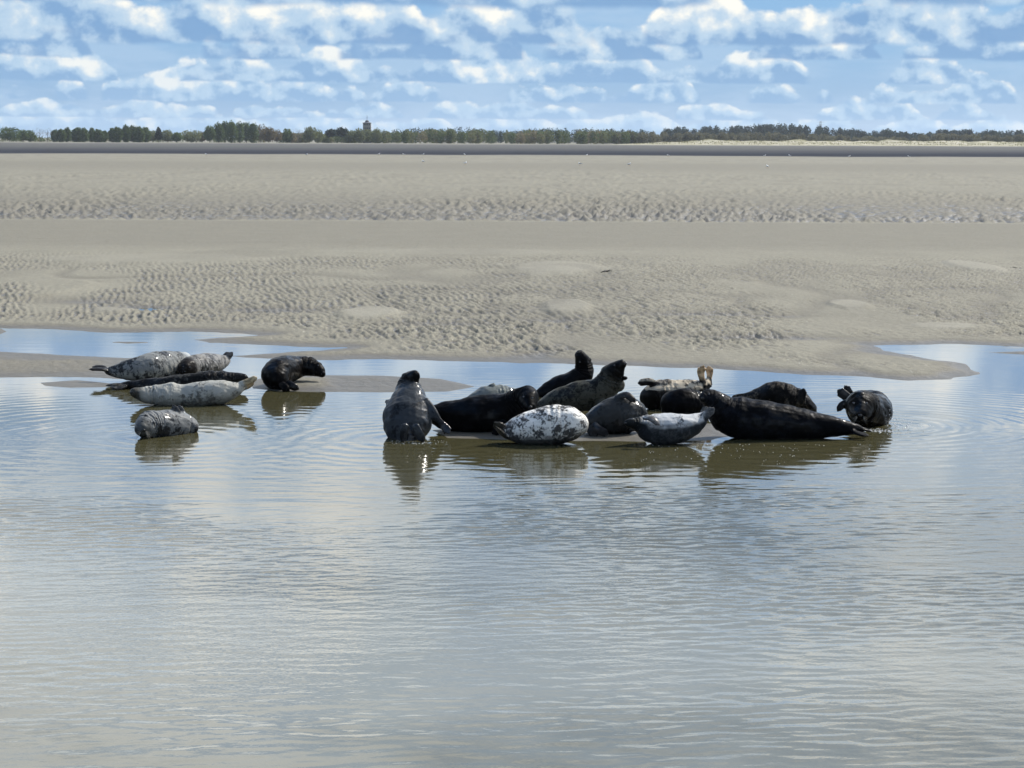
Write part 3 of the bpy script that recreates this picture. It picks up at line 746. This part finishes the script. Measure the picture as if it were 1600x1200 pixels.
def seal(label, basepx, mat, body, flippers=(), blobs=(), eyes=(), nose=None, whiskers=False, up=(0, 0, 1), dorsal=(0, 0, 1), v0=.22, fat=1.0, seed=0):
    """body: nodes (px, py, depth m, ra px[, rb px]) from tail to head; flippers: lists of (px, py, depth, half width px, half thickness px, plane 'face' vector)"""
    b = at_z(*basepx, .0); D = b.y; m = D / FPX
    def W(px, py, v): return np.array(at_y(px, py, D + v))
    pts = np.array([W(q[0], q[1], q[2] + v0) for q in body])
    ra = np.array([q[3] * m for q in body]); rb = np.array([(q[4] if len(q) > 4 else q[3] * 1.0) * m for q in body]) * fat
    allV = []; allF = []; samples = []
    def add(V, F):
        o = sum(len(x) for x in allV); allV.append(np.asarray(V)); allF.extend([tuple(i + o for i in f) for f in F])
    V, F, C, A, B, U = tube(pts, ra, rb, up); add(V, F)
    Df = catmull(np.column_stack([pts, ra, rb]), 100); C = Df[:, :3]; RRb = np.maximum(Df[:, 3], Df[:, 4])
    samples.append((C, RRb, np.linspace(0, 1, len(C)), np.zeros(len(C)), None)); nbody = len(C)
    for fl in flippers:
        face = fl[0]; nodes = fl[1:]
        fp = np.array([W(q[0], q[1], q[2] + v0) for q in nodes])
        wd = np.array([q[3] * m for q in nodes]) * np.linspace(1.0, .86, len(nodes)); th = np.array([max(q[4] * m, VOX * 1.15) for q in nodes])
        # carried axis = flipper normal: ra is thickness
        V, F, C2, A2, B2, U2 = tube(fp, th, wd, face, 18, 14); add(V, F)
        fs = np.linspace(0, 1, len(C2)) * (0.0 if len(nodes[0]) > 5 else 1.0); samples.append((C2, np.maximum(A2, B2), np.full(len(C2), .2), np.clip(fs * 1.6, 0, 1), U2))
        # digits: ridges running to a scalloped end
        T = C2[-1] - C2[-4]; T /= np.linalg.norm(T) + 1e-9; side = np.cross(T, U2[-1])
        for j in range(5):
            s = (j - 2) / 2.0; e = C2[-1] + side * s * B2[-1] * .68 - T * abs(s) ** 2 * B2[-1] * .35
            L = B2[-1] * (.75 - .35 * abs(s))
            V, F, C3, A3, B3, U3 = tube(np.array([C2[-7] + side * s * B2[-7] * .7, e, e + T * L]), np.array([1.25, 1.15, .8]) * VOX, np.array([1.4, 1.3, .8]) * VOX, U2[-1], 8, 8); add(V, F)
            samples.append((C3, np.full(len(C3), B2[-1] * .5), np.full(len(C3), .2), np.ones(len(C3)) * fs[-1], U3))
    for (px, py, v, rx, ry, rz) in blobs:
        c = W(px, py, v + v0); V, F = blob(c, (rx * m, ry * m, rz * m)); add(V, F)
    me = bpy.data.meshes.new('raw'); me.from_pydata([tuple(v) for v in np.concatenate(allV)], [], allF)
    raw = link(bpy.data.objects.new('raw', me))
    md = raw.modifiers.new('r', 'REMESH'); md.mode = 'VOXEL'; md.voxel_size = VOX; md.use_smooth_shade = True
    ms_ = raw.modifiers.new('s', 'SMOOTH'); ms_.factor = .5; ms_.iterations = 4
    dg = bpy.context.evaluated_depsgraph_get(); dg.update()
    nm = bpy.data.meshes.new_from_object(raw.evaluated_get(dg))
    bpy.data.objects.remove(raw, do_unlink=True)
    n = len(nm.vertices); co = np.empty(n * 3, np.float32); nm.vertices.foreach_get('co', co); co = co.reshape(-1, 3).astype(float)
    no = np.empty(n * 3, np.float32); nm.vertices.foreach_get('normal', no); no = no.reshape(-1, 3).astype(float)
    # slack skin: broad soft dents and folds
    rs = np.random.RandomState(seed + 50); o1, o2 = rs.rand(2) * 50
    dn = fbm(co[:, 0] * 4 + o1, co[:, 2] * 4 + co[:, 1] * 3 + o2, 3)
    CC = np.concatenate([s[0] for s in samples]); RR = np.concatenate([s[1] for s in samples]); AL = np.concatenate([s[2] for s in samples]); FL = np.concatenate([s[3] for s in samples])
    dbody = np.full(n, 1e9)
    best = np.full(n, 1e9); bi = np.zeros(n, int)
    for j in range(len(CC)):
        d = np.linalg.norm(co - CC[j], axis=1) - RR[j] * .6
        if j < nbody: dbody = np.minimum(dbody, d - RR[j] * .4)
        q = d < best; best[q] = d[q]; bi[q] = j
    flv = FL[bi] * smooth01(dbody, .0, .02); isfl = flv > .1
    alv = AL[bi]; fo = np.sin(alv * 75 + dn * 5) * smooth01(alv, .52, .6) * (1 - smooth01(alv, .74, .82)) * smooth01(dn, -.4, .2)
    co2 = co + no * ((dn * .020 + fo * .007) * (~isfl))[:, None]
    base = np.array([b.x, D + v0, 0.0])
    org = Vector((float(pts[len(pts) // 2][0]), D + v0, 0.0))
    loc = co2 - np.array(org)
    nm.vertices.foreach_set('co', loc.astype(np.float32).ravel())
    add_attr(nm, 'along', AL[bi]); add_attr(nm, 'flip', flv); add_attr(nm, 'dorsal', no @ (np.array(dorsal) / np.linalg.norm(dorsal)))
    nm.materials.clear(); nm.materials.append(mat); nm.update()
    root = empty('seal', org)
    nm.name = 'body'; link(bpy.data.objects.new('body', nm), root)
    tag(root, label, 'seal', 'seals hauled out at the water')
    bv = BVHTree.FromPolygons([tuple(v) for v in co2], [tuple(pl.vertices) for pl in nm.polygons])
    o = Vector((0, 0, CAM_H))
    def hit(px, py):
        d = Vector(ray_dir(px, py)).normalized(); h = bv.ray_cast(o, d); return h[0], h[1]
    for (px, py, r) in eyes:
        h, nrm = hit(px, py)
        if h is None: continue
        V, F = blob((0, 0, 0), (r * m, r * m, r * m), 6); e = mesh_obj('eye', V, F, eye_m, root); e.location = h - org - nrm * r * m * .35
    if nose:
        h, nrm = hit(nose[0], nose[1])
        if h is not None:
            V, F = blob((0, 0, 0), (nose[2] * m, nose[2] * m * .6, nose[2] * m * .7), 6); e = mesh_obj('nose', V, F, nose_m, root); e.location = h - org
            if whiskers:
                prt = []; rr = random.Random(seed)
                for s in (-1, 1):
                    for j in range(6):
                        a = h - org + Vector((s * nose[2] * m * 1.2, -.005, -.012 * j * .4 - .01)); L = .05 + .03 * rr.random()
                        prt.append(sweep([a, a + Vector((s * L * .6, -.02, -.01 - .012 * j)), a + Vector((s * L, 0, -.035 - .016 * j))], [.0016, .0013, .0006], 4))
                V, F = join(prt); tag(mesh_obj('whiskers', V, F, whisk_m, root), kind='stuff')
    return root

VW = (0, -1, 0.15)     # flipper flat side towards the camera
UPF = (0, -.25, 1)     # flipper flat side up
black = seal_mat('fur_black', (.0025, .0025, .003), (.0045, .0045, .005), .4, 9, rough=.45, coat=.22)
blackblue = seal_mat('fur_black_speckled', (.0026, .003, .004), (.0075, .009, .013), .45, 13, rough=.45, coat=.25, speck=.5)
brownblack = seal_mat('fur_brown_black', (.003, .0026, .0025), (.011, .009, .008), .24, 8, rough=.40, coat=.45)
m_L1 = seal_mat('fur_grey_mottled', (.17, .175, .17), (.018, .019, .021), .66, 11, underside=(.26, .26, .235), underside_at=(.1, -.4), flip=(.012, .011, .011), head=(.30, .31, .30), head_at=(.8, .95))
m_L2 = seal_mat('fur_brown_banded', (.19, .185, .175), (.03, .028, .026), .55, 9, head=(.016, .014, .013), head_at=(.70, .82), flip=(.12, .11, .10))
m_L3 = seal_mat('fur_dark_mottled', (.009, .009, .009), (.075, .073, .065), .42, 13, speck=.5)
m_L4 = seal_mat('fur_cream', (.32, .315, .28), (.085, .082, .072), .42, 9, underside=(.22, .215, .19), head=(.05, .048, .042), head_at=(.78, .93), flip=(.42, .33, .20), speck=.12, coat=.15)  # underside darkened and blotches thickened to paint shading into the fur
m_L5 = seal_mat('fur_ash_mottled', (.16, .165, .165), (.014, .015, .017), .66, 12, head=(.06, .063, .062), head_at=(.75, .9), flip=(.06, .06, .06), coat=.4)
m_R1 = seal_mat('fur_wet_grey', (.036, .040, .044), (.010, .011, .0125), .52, 7, rough=.34, head=(.007, .007, .007), head_at=(.66, .76), flip=(.03, .031, .033), coat=.6)
m_R3 = seal_mat('fur_wet_olive_grey', (.13, .14, .13), (.05, .053, .05), .4, 5, rough=.26, coat=.55)
m_R5 = seal_mat('fur_olive_mottled', (.050, .049, .038), (.005, .005, .0045), .62, 11, head=(.004, .0038, .0035), head_at=(.62, .74), speck=.5)
m_R6 = seal_mat('fur_white_mottled', (.70, .68, .63), (.022, .022, .024), .62, 12, underside=(.07, .07, .07), underside_at=(-.25, -.75), flip=(.05, .045, .036), speck=.55, coat=.2)  # dark underside colour paints in the shade beneath the body
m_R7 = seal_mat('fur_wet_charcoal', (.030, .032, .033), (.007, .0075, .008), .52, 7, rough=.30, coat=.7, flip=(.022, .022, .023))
m_R8 = seal_mat('fur_pale_grey', (.42, .425, .42), (.05, .055, .06), .45, 13, underside=(.02, .023, .027), underside_at=(.50, .05), head=(.010, .012, .013), head_at=(.62, .74), flip=(.10, .10, .10))
m_R9 = seal_mat('fur_dark_cream_patched', (.42, .36, .27), (.020, .017, .015), .60, 6, underside=(.006, .0055, .0055), underside_at=(.50, .15), head=(.008, .007, .006), head_at=(.62, .75), flip=(.58, .40, .23))
m_R11 = seal_mat('fur_brown_speckled', (.007, .0065, .006), (.085, .070, .052), .40, 12, speck=.5, flip=(.012, .012, .012))
m_R12 = seal_mat('fur_dark_brown', (.004, .0034, .003), (.016, .013, .010), .36, 9, rough=.34, coat=.6, flip=(.02, .019, .019))

# --- left group
seal('grey mottled seal with dark pointed hind flippers, furthest left', (225, 598), m_L1,
     [(166, 580, 0, 5), (182, 580, 0, 11, 12), (205, 578, 0, 18), (230, 575, .1, 23), (255, 572, .45, 24), (276, 568, .9, 19), (289, 562, 1.4, 13, 13)],
     [[UPF, (172, 579, 0, 5, 3), (158, 577, -.1, 8, 2.5), (143, 577, -.15, 8, 2)], [UPF, (172, 582, .1, 5, 3), (160, 574, .15, 7, 2.5), (148, 573, .2, 8, 2)]], seed=1)
seal('dark-faced seal with brown wrinkled body wedged between the mottled and the cream seal', (300, 593), m_L2,
     [(356, 562, 1.5, 5), (346, 566, 1.2, 12), (331, 568, .8, 17), (314, 571, .4, 19), (300, 573, .1, 16.5), (293, 575, -.08, 15), (288, 578, -.22, 9)],
     [[VW, (350, 564, 1.3, 4, 3), (357, 558, 1.3, 5, 2.5), (362, 552, 1.3, 5, 2)], [VW, (346, 562, 1.3, 4, 3), (352, 556, 1.35, 5, 2.5), (356, 552, 1.35, 5, 2)]],
     eyes=[(286, 573, 1.6), (297, 574, 1.6)], nose=(289, 581, 2.4), seed=2)
seal('dark speckled seal lying half hidden behind the cream seal', (280, 611), m_L3,
     [(190, 603, 0, 5), (215, 602, 0, 9), (245, 602, 0, 12), (285, 600, 0, 15), (325, 596, 0, 17), (355, 593, 0, 13), (372, 591, 0, 9), (384, 590, 0, 6)],
     [[UPF, (195, 602, 0, 5, 3), (182, 601, -.1, 7, 2.5), (169, 602, -.1, 7, 2)], [UPF, (197, 603, -.1, 5, 3), (188, 606, -.15, 7, 2.5), (176, 606, -.2, 7, 2)]], v0=.3, seed=3)
seal('pale cream seal lying on its side with tan hind flippers raised', (290, 635), m_L4,
     [(379, 604, .15, 6), (368, 608, .1, 13), (350, 612, .05, 19), (328, 614, 0, 20), (305, 616, 0, 19), (285, 618, 0, 18), (264, 617, -.05, 19), (243, 617, -.05, 16), (226, 617, -.1, 13), (213, 614, -.15, 9), (207, 613, -.2, 6)],
     [[VW, (374, 602, .1, 6, 4), (386, 597, .1, 6, 3), (399, 591, .1, 6, 2.5)], [VW, (376, 606, .2, 6, 4), (388, 602, .2, 6, 3), (395, 597, .2, 5, 2.5)]],
     eyes=[(216, 613, 1.3)], nose=(206, 613, 2.0), seed=4)
seal('small ash-grey mottled seal lying alone in the water, face towards us', (258, 686), m_L5,
     [(304, 668, .35, 10), (292, 665, .4, 19), (272, 664, .25, 24), (250, 664, .05, 23), (234, 664, -.08, 22), (224, 668, -.25, 15), (220, 672, -.36, 9)],
     [[VW, (282, 655, .25, 6, 4), (276, 645, .2, 8, 3), (272, 636, .2, 7, 2)], [VW, (286, 655, .4, 6, 4), (284, 645, .4, 7, 3), (280, 636, .4, 6, 2)]],
     eyes=[(222, 658, 2.2), (240, 660, 2.2)], nose=(224, 672, 3.4), whiskers=True, v0=.3, seed=5)
seal('black wet seal on the sand spit, alone right of the left group', (435, 611), brownblack,
     [(444, 604, -.12, 7), (436, 594, -.02, 19), (432, 585, .15, 25, 24), (444, 578, .5, 23), (462, 574, .8, 19), (479, 573, .85, 16), (492, 576, .8, 13.5), (501, 582, .75, 8.5), (505, 587, .7, 5)],
     [[VW, (448, 598, -.2, 6, 4), (458, 604, -.25, 7, 3), (464, 607, -.25, 6, 2)], [VW, (440, 600, -.2, 6, 4), (446, 607, -.3, 7, 3), (450, 611, -.3, 6, 2)]],
     eyes=[(497, 571, 1.5)], nose=(505, 582, 2.2), seed=6)
# --- right group
seal('wet grey seal sitting upright with its back to us, left end of the big group', (638, 690), m_R1,
     [(641, 690, -.22, 12, 16), (638, 674, -.05, 27, 34), (637, 654, .15, 34, 41), (638, 635, .3, 29, 37), (639, 619, .4, 23, 28), (639, 606, .48, 19, 21), (640, 597, .52, 16, 18.5), (646, 589, .5, 11, 12), (652, 585, .46, 6, 7)],
     [[VW, (660, 630, .15, 13, 7), (675, 645, .05, 10, 5), (686, 657, 0, 5.5, 3), (694, 666, 0, 7, 2.5), (700, 674, -.05, 9.5, 2)],
      [VW, (610, 632, .25, 8, 5), (606, 628, .3, 5, 3), (604, 626, .35, 4, 2)],
      [(.5, -1, .1), (634, 664, -.34, 7, 4), (631, 676, -.36, 8, 3), (630, 688, -.36, 7, 2)], [(-.5, -1, .1), (648, 664, -.34, 7, 4), (654, 677, -.37, 9, 3), (660, 687, -.38, 9, 2)]],
     up=(0, -1, 0), v0=.35, dorsal=(0, -1, .3), seed=7)
seal('long jet-black seal behind the upright one, round head towards us', (760, 680), black,
     [(662, 648, .1, 6), (680, 648, .1, 17), (710, 650, .05, 26), (745, 648, 0, 31), (778, 646, 0, 32), (802, 638, -.05, 28), (817, 627, -.15, 23), (823, 622, -.25, 18.5), (827, 632, -.42, 12), (829, 638, -.5, 8)],
     [[UPF, (664, 648, .1, 5, 3), (650, 640, .2, 8, 2.5), (640, 636, .3, 8, 2)], [VW, (790, 660, -.4, 8, 4), (782, 670, -.45, 9, 3), (772, 676, -.45, 7, 2)]],
     eyes=[(818, 620, 2.0), (832, 622, 2.0)], nose=(829, 636, 3.2), v0=.35, seed=8)
seal('smooth wet grey seal back showing above the jet-black seal', (770, 655), m_R3,
     [(724, 640, 0, 7), (740, 630, 0, 15), (758, 624, 0, 20), (780, 622, .05, 21), (802, 625, .1, 18), (816, 631, .1, 12)],
     [[VW, (768, 606, 0, 7, 5), (770, 603, 0, 6, 4), (771, 601, 0, 5, 3)]], v0=.4, seed=9)
seal('black seal with sleek head stretched straight up, tallest of the group', (875, 625), black,
     [(838, 620, 0, 7), (855, 612, 0, 14), (877, 604, 0, 18), (898, 596, 0, 19), (911, 584, 0, 17.5), (912, 571, 0, 14.5), (907, 559, -.05, 10), (904, 552, -.08, 7)],
     [], eyes=[(919, 566, 1.8), (906, 566, 1.8)], nose=(904, 550.5, 3), v0=.5, seed=10)
seal('olive mottled seal with dark head thrown back and mouth open', (890, 655), m_R5,
     [(830, 644, 0, 7), (848, 638, 0, 15), (876, 628, 0, 22), (905, 620, 0, 25), (930, 616, 0, 25), (948, 602, 0, 22), (955, 588, -.02, 19), (963, 577, -.06, 15), (971, 570, -.1, 9), (976, 568, -.12, 6)],
     [[VW, (938, 628, -.2, 8, 5), (946, 640, -.25, 8, 4), (952, 650, -.25, 7, 2.5)],
      ], blobs=[(970, 590, -.02, 7, 7, 4.0), (976, 591, -.04, 4.5, 6, 3), (960, 600, .05, 16, 15, 14)],
     eyes=[(960, 571, 1.7)], nose=(977, 568, 2.6), v0=.35, seed=11)
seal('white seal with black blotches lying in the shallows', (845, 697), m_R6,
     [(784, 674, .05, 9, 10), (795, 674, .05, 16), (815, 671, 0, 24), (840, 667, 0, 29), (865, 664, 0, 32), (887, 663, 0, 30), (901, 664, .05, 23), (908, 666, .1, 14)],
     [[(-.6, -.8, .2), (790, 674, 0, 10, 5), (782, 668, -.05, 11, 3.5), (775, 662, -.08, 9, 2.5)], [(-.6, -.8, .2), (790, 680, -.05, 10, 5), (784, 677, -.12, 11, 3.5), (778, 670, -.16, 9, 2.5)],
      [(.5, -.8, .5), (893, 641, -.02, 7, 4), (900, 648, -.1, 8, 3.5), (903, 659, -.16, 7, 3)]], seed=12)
seal('shiny charcoal seal lying between the white blotched and the pale grey seal', (955, 682), m_R7,
     [(914, 668, -.05, 8), (924, 662, -.03, 17), (940, 655, 0, 24), (958, 650, .05, 29), (977, 648, .1, 31), (992, 650, .15, 26), (1001, 655, .2, 15)],
     [[VW, (926, 664, -.22, 8, 4), (936, 672, -.28, 8, 3), (947, 677, -.3, 8, 2)], [VW, (922, 668, -.2, 8, 4), (926, 676, -.26, 8, 3), (930, 682, -.28, 7, 2)],
      [(.4, -.5, .8), (962, 622, 0, 7, 4), (978, 617, -.05, 8, 3.5), (990, 626, -.1, 7, 3)]], seed=13)
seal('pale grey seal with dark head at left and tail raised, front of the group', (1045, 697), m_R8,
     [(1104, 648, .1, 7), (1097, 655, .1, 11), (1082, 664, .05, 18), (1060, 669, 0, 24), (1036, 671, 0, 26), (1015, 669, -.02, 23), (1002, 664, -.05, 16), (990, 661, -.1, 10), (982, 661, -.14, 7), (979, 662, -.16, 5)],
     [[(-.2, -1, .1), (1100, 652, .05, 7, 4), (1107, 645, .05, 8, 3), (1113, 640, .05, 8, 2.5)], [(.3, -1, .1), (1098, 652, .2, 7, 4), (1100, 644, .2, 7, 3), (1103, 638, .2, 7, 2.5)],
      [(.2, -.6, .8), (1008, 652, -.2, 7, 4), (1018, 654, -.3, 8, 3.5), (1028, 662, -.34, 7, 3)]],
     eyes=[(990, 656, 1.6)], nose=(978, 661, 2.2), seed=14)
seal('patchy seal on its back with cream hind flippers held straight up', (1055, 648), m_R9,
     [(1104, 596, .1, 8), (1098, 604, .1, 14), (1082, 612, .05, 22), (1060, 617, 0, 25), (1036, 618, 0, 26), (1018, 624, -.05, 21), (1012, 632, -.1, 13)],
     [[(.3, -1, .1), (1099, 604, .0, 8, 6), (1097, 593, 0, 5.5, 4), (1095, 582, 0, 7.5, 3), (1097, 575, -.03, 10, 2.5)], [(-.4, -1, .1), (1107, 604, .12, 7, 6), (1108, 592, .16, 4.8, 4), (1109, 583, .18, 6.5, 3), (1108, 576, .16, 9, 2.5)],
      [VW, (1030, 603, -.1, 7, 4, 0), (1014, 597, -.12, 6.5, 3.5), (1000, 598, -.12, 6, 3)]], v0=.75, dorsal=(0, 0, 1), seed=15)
seal('black seal crouched in front of the one with raised cream flippers', (1070, 658), black,
     [(1040, 640, 0, 12), (1050, 632, 0, 21), (1070, 630, 0, 23), (1092, 632, .1, 20), (1106, 638, .2, 12)], v0=.3, seed=16)
seal('longest seal, blue-black, stretched out with its head at left', (1200, 690), blackblue,
     [(1346, 672, .1, 5), (1330, 670, .05, 10), (1300, 667, 0, 18), (1262, 664, 0, 24), (1222, 660, 0, 29), (1184, 656, 0, 33), (1150, 652, 0, 34), (1130, 643, 0, 28), (1118, 629, -.02, 20), (1108, 622, -.05, 15), (1101, 622, -.1, 10), (1098, 624, -.12, 7)],
     [[UPF, (1335, 671, .05, 6, 3.5), (1348, 670, .1, 8, 2.5), (1358, 673, .12, 8, 2)], [UPF, (1332, 674, -.05, 6, 3.5), (1344, 678, -.1, 8, 2.5), (1354, 680, -.12, 8, 2)]],
     eyes=[(1108, 616, 1.8)], nose=(1098, 622, 3), v0=.33, seed=17)
seal('brown speckled seal behind the longest one, one flipper held upright', (1215, 655), m_R11,
     [(1146, 621, .1, 4), (1165, 622, .05, 9), (1185, 620, 0, 15), (1204, 618, 0, 22), (1222, 621, 0, 25), (1246, 630, 0, 22), (1264, 638, 0, 14), (1272, 643, 0, 8)],
     [[VW, (1252, 632, -.25, 8, 5), (1252, 620, -.27, 7.5, 4), (1255, 611, -.28, 8.5, 3)]],
     blobs=[(1212, 605, -.02, 13, 13, 10)], v0=.5, seed=18)
seal('dark brown seal curled up at the right end, face towards us, splashing', (1350, 673), m_R12,
     [(1322, 622, .9, 7), (1338, 626, .9, 18), (1360, 634, .75, 27), (1367, 642, .45, 29), (1358, 643, .18, 29), (1349, 639, -.02, 28), (1345, 635, -.18, 25), (1344, 647, -.38, 15), (1344, 653, -.46, 10)],
     [[VW, (1328, 624, .8, 8, 5), (1319, 617, .8, 9, 3.5), (1312, 612, .8, 10, 2.5)], [VW, (1330, 620, .9, 7, 5), (1325, 611, .9, 7.5, 3.5), (1322, 606, .9, 8.5, 2.5)],
      [VW, (1326, 630, .0, 8, 4), (1316, 633, .0, 7, 3), (1310, 640, 0, 6, 2)]],
     eyes=[(1334, 630, 2.4), (1354, 630, 2.4)], nose=(1344, 649, 4), whiskers=True, v0=.42, seed=19)

# ------------------------------------------------------------------ gulls
gull_w = simple_mat('gull_white', (.72, .72, .70), (.82, .82, .80), .7, 20)
gull_g = simple_mat('gull_grey', (.25, .27, .30), (.36, .38, .41), .7, 20)
gull_y = simple_mat('gull_bill', (.5, .3, .06), (.6, .36, .08), .5, 20)
def gull_proto():
    g = empty('gull', (0, 0, 0))
    V, F, *_ = tube(np.array([(-.27, 0, .21), (-.16, 0, .22), (-.04, 0, .225), (.08, 0, .25), (.14, 0, .31), (.17, 0, .355), (.215, 0, .36)]),
                    np.array([.012, .045, .075, .072, .045, .042, .016]), np.array([.03, .06, .085, .078, .046, .042, .016]), (0, 0, 1), 22, 12)
    mesh_obj('body', V, F, gull_w, g)
    for s in (-1, 1):
        V, F, *_ = tube(np.array([(.10, s * .06, .26), (-.02, s * .085, .255), (-.18, s * .05, .23), (-.34, s * .02, .225)]), np.array([.03, .05, .03, .008]), np.array([.012, .02, .015, .006]), (0, 0, 1), 12, 8)
        mesh_obj('wing', V, F, gull_g, g)
        V, F = sweep([(.02, s * .035, .17), (.015, s * .035, .08), (.02, s * .035, 0), (.07, s * .035, .003)], [.009, .007, .007, .005], 5); mesh_obj('leg', V, F, gull_y, g)
    V, F = sweep([(.205, 0, .36), (.25, 0, .357), (.275, 0, .345)], [.014, .011, .003], 6); mesh_obj('bill', V, F, gull_y, g)
    return g
gp = gull_proto()
gulls = [(322, 243.2, 2.6), (592, 242.6, .5), (631, 243.2, 3.4), (661, 243.2, .3), (726, 243.3, 2.2), (917, 244.2, .9), (1044, 244.6, 2.7), (1195, 244.9, .2),
         (1234, 244.9, 3.0), (1327, 246.2, .4), (1420, 246.4, 2.8), (479, 243.4, .1), (661, 254.8, 2.4), (727, 257.5, .7), (906, 258.6, 3.2), (983, 259.5, .3), (1199, 263.0, 1.9)]
for i, (px, py, a) in enumerate(gulls):
    g = gp if i == 0 else copy_tree(gp)
    g.location = at_z(px, py, .17); g.rotation_euler = (0, 0, a); s = 1.25; g.scale = (s, s, s)
    if py < 250: tag(g, 'tiny white gull standing along the far dark blue-grey band', 'gull', 'gulls along the dark blue-grey band')
    else: tag(g, ['white gull on the pale sand, left of two close together', 'small gull on the pale sand, right of the close pair', 'white gull on the pale sand at the middle of the flat',
                  'dusky gull on the pale sand right of the middle one', 'white gull standing nearest to us on the flat, at right'][i - 12], 'gull', 'gulls on the near pale sand')

# ------------------------------------------------------------------ driftwood and weed on the sand
drift_m = simple_mat('driftwood_dark', (.018, .016, .014), (.05, .043, .036), .8, 12)
def drift(label, px, py, L, hgt, seed, n=3):
    rr = random.Random(seed); prt = []
    q = at_z(px, py, .12)
    for j in range(n):
        a = rr.uniform(-.5, .5); dx_ = math.cos(a) * L * rr.uniform(.3, .55); o = rr.uniform(-.25, .25) * L
        z1 = hgt * rr.uniform(.3, 1.0); r = L * rr.uniform(.035, .07)
        prt.append(sweep([(o - dx_, rr.uniform(-.2, .2), r * .6), (o - dx_ * .3, rr.uniform(-.1, .1), z1 * .45 + r), (o + dx_ * .4, 0, z1 * .6), (o + dx_, rr.uniform(-.2, .2), z1)], [r * .5, r, r * .9, r * .35], 7))
    V, F = join(prt); o = mesh_obj('driftwood', V, F, drift_m); o.location = q - Vector((0, 0, .01))
    tag(o, label, 'driftwood', 'dark wrack lying on the sand')
drift('crooked dark driftwood branch on the smooth middle sand patch', 945, 426, .36, .17, 1)
drift('small flat dark weed scrap left of the crooked branch', 895, 434, .30, .05, 2, 2)
drift('dark wrack lump nearest the right edge, left piece of three', 1556, 424, .24, .10, 3)
drift('long flat dark wrack strand near the right edge, right piece of three', 1583, 420, .5, .06, 4, 4)
drift('low dark wrack scrap near the right edge, lowest piece of three', 1575, 427, .24, .05, 5, 2)
drift('tiny dark wrack scrap on the ripples in the middle of the flat', 1101, 432, .2, .05, 6, 2)

# ------------------------------------------------------------------ splash, foam, sun glints as white flecks
foam_glint_m = simple_mat('foam_glint', (.75, .77, .78), (.88, .89, .9), .15, 30)  # white for splash drops and for flecks painted as sun glints
def flecks(name, label, pts, seed, size):
    rs = np.random.RandomState(seed); V = []; F = []
    oct_v = np.array([(1, 0, 0), (0, 1, 0), (-1, 0, 0), (0, -1, 0), (0, 0, 1), (0, 0, -1.0)])
    oct_f = [(0, 1, 4), (1, 2, 4), (2, 3, 4), (3, 0, 4), (1, 0, 5), (2, 1, 5), (3, 2, 5), (0, 3, 5)]
    for (x, y, z, s) in pts:
        o = len(V); sc = np.array([rs.uniform(.7, 2.0), rs.uniform(.7, 1.3), rs.uniform(.5, 1.0)]) * size * s
        V += [tuple(np.array((x, y, z)) + a * sc) for a in oct_v]; F += [tuple(i + o for i in f) for f in oct_f]
    o = mesh_obj(name, V, F, foam_glint_m); tag(o, label, 'splash', kind='stuff'); return o
rr = np.random.RandomState(5); pts = []
q = at_z(1392, 668)
for _ in range(230):
    a = rr.rand(); r = abs(rr.randn()) * .16
    pts.append((q.x + r * 1.5 - .06 + rr.randn() * .03, q.y + rr.randn() * .18, max(.0, abs(rr.randn()) * .11 * math.exp(-r * 3)), .35 + .65 * rr.rand() ** 2))
for _ in range(240):
    px = rr.uniform(1300, 1395); e = at_z(px, 672 + rr.randn() * 1.5 + (1345 - px) * -.05); pts.append((e.x, e.y, .002, .3 + .7 * rr.rand()))
flecks('splash', 'white splash of droplets beside the curled seal at the right end', pts, 1, .0075)
pts = []  # sun glints on the ripples modelled as white specks
for _ in range(360):
    px = rr.uniform(1000, 1385); e = at_z(px, 694 + 34 * rr.rand() ** 1.5); 
    c = math.sin(px * .07 + e.y * 9) + rr.randn() * .7
    if c > .2: pts.append((e.x, e.y, .001, .35 + .6 * rr.rand()))
for _ in range(90):
    px = rr.uniform(610, 700); e = at_z(px, 691 + rr.randn() * 2.0); pts.append((e.x, e.y, .001, .3 + .6 * rr.rand()))
flecks('foam_glint', 'scattered white flecks standing in for sun glints on the shallows in front of the big group', pts, 2, .0052)

# ------------------------------------------------------------------ air
hz_m = bpy.data.materials.new('haze'); hz_m.use_nodes = True; hz_m.cycles.homogeneous_volume = True; nt = hz_m.node_tree
nt.nodes.remove(nt.nodes['Principled BSDF'])
pv = nt.nodes.new('ShaderNodeVolumePrincipled'); pv.inputs['Color'].default_value = (.82, .90, 1.0, 1); pv.inputs['Density'].default_value = 0.00004; pv.inputs['Anisotropy'].default_value = 0.2
nt.links.new(pv.outputs[0], nt.nodes['Material Output'].inputs['Volume'])
V, F = box(0, 4400, 34.0, 8000, 9600, 70.0)
hz = mesh_obj('haze', V, F, hz_m, None, False); tag(hz, kind='stuff')
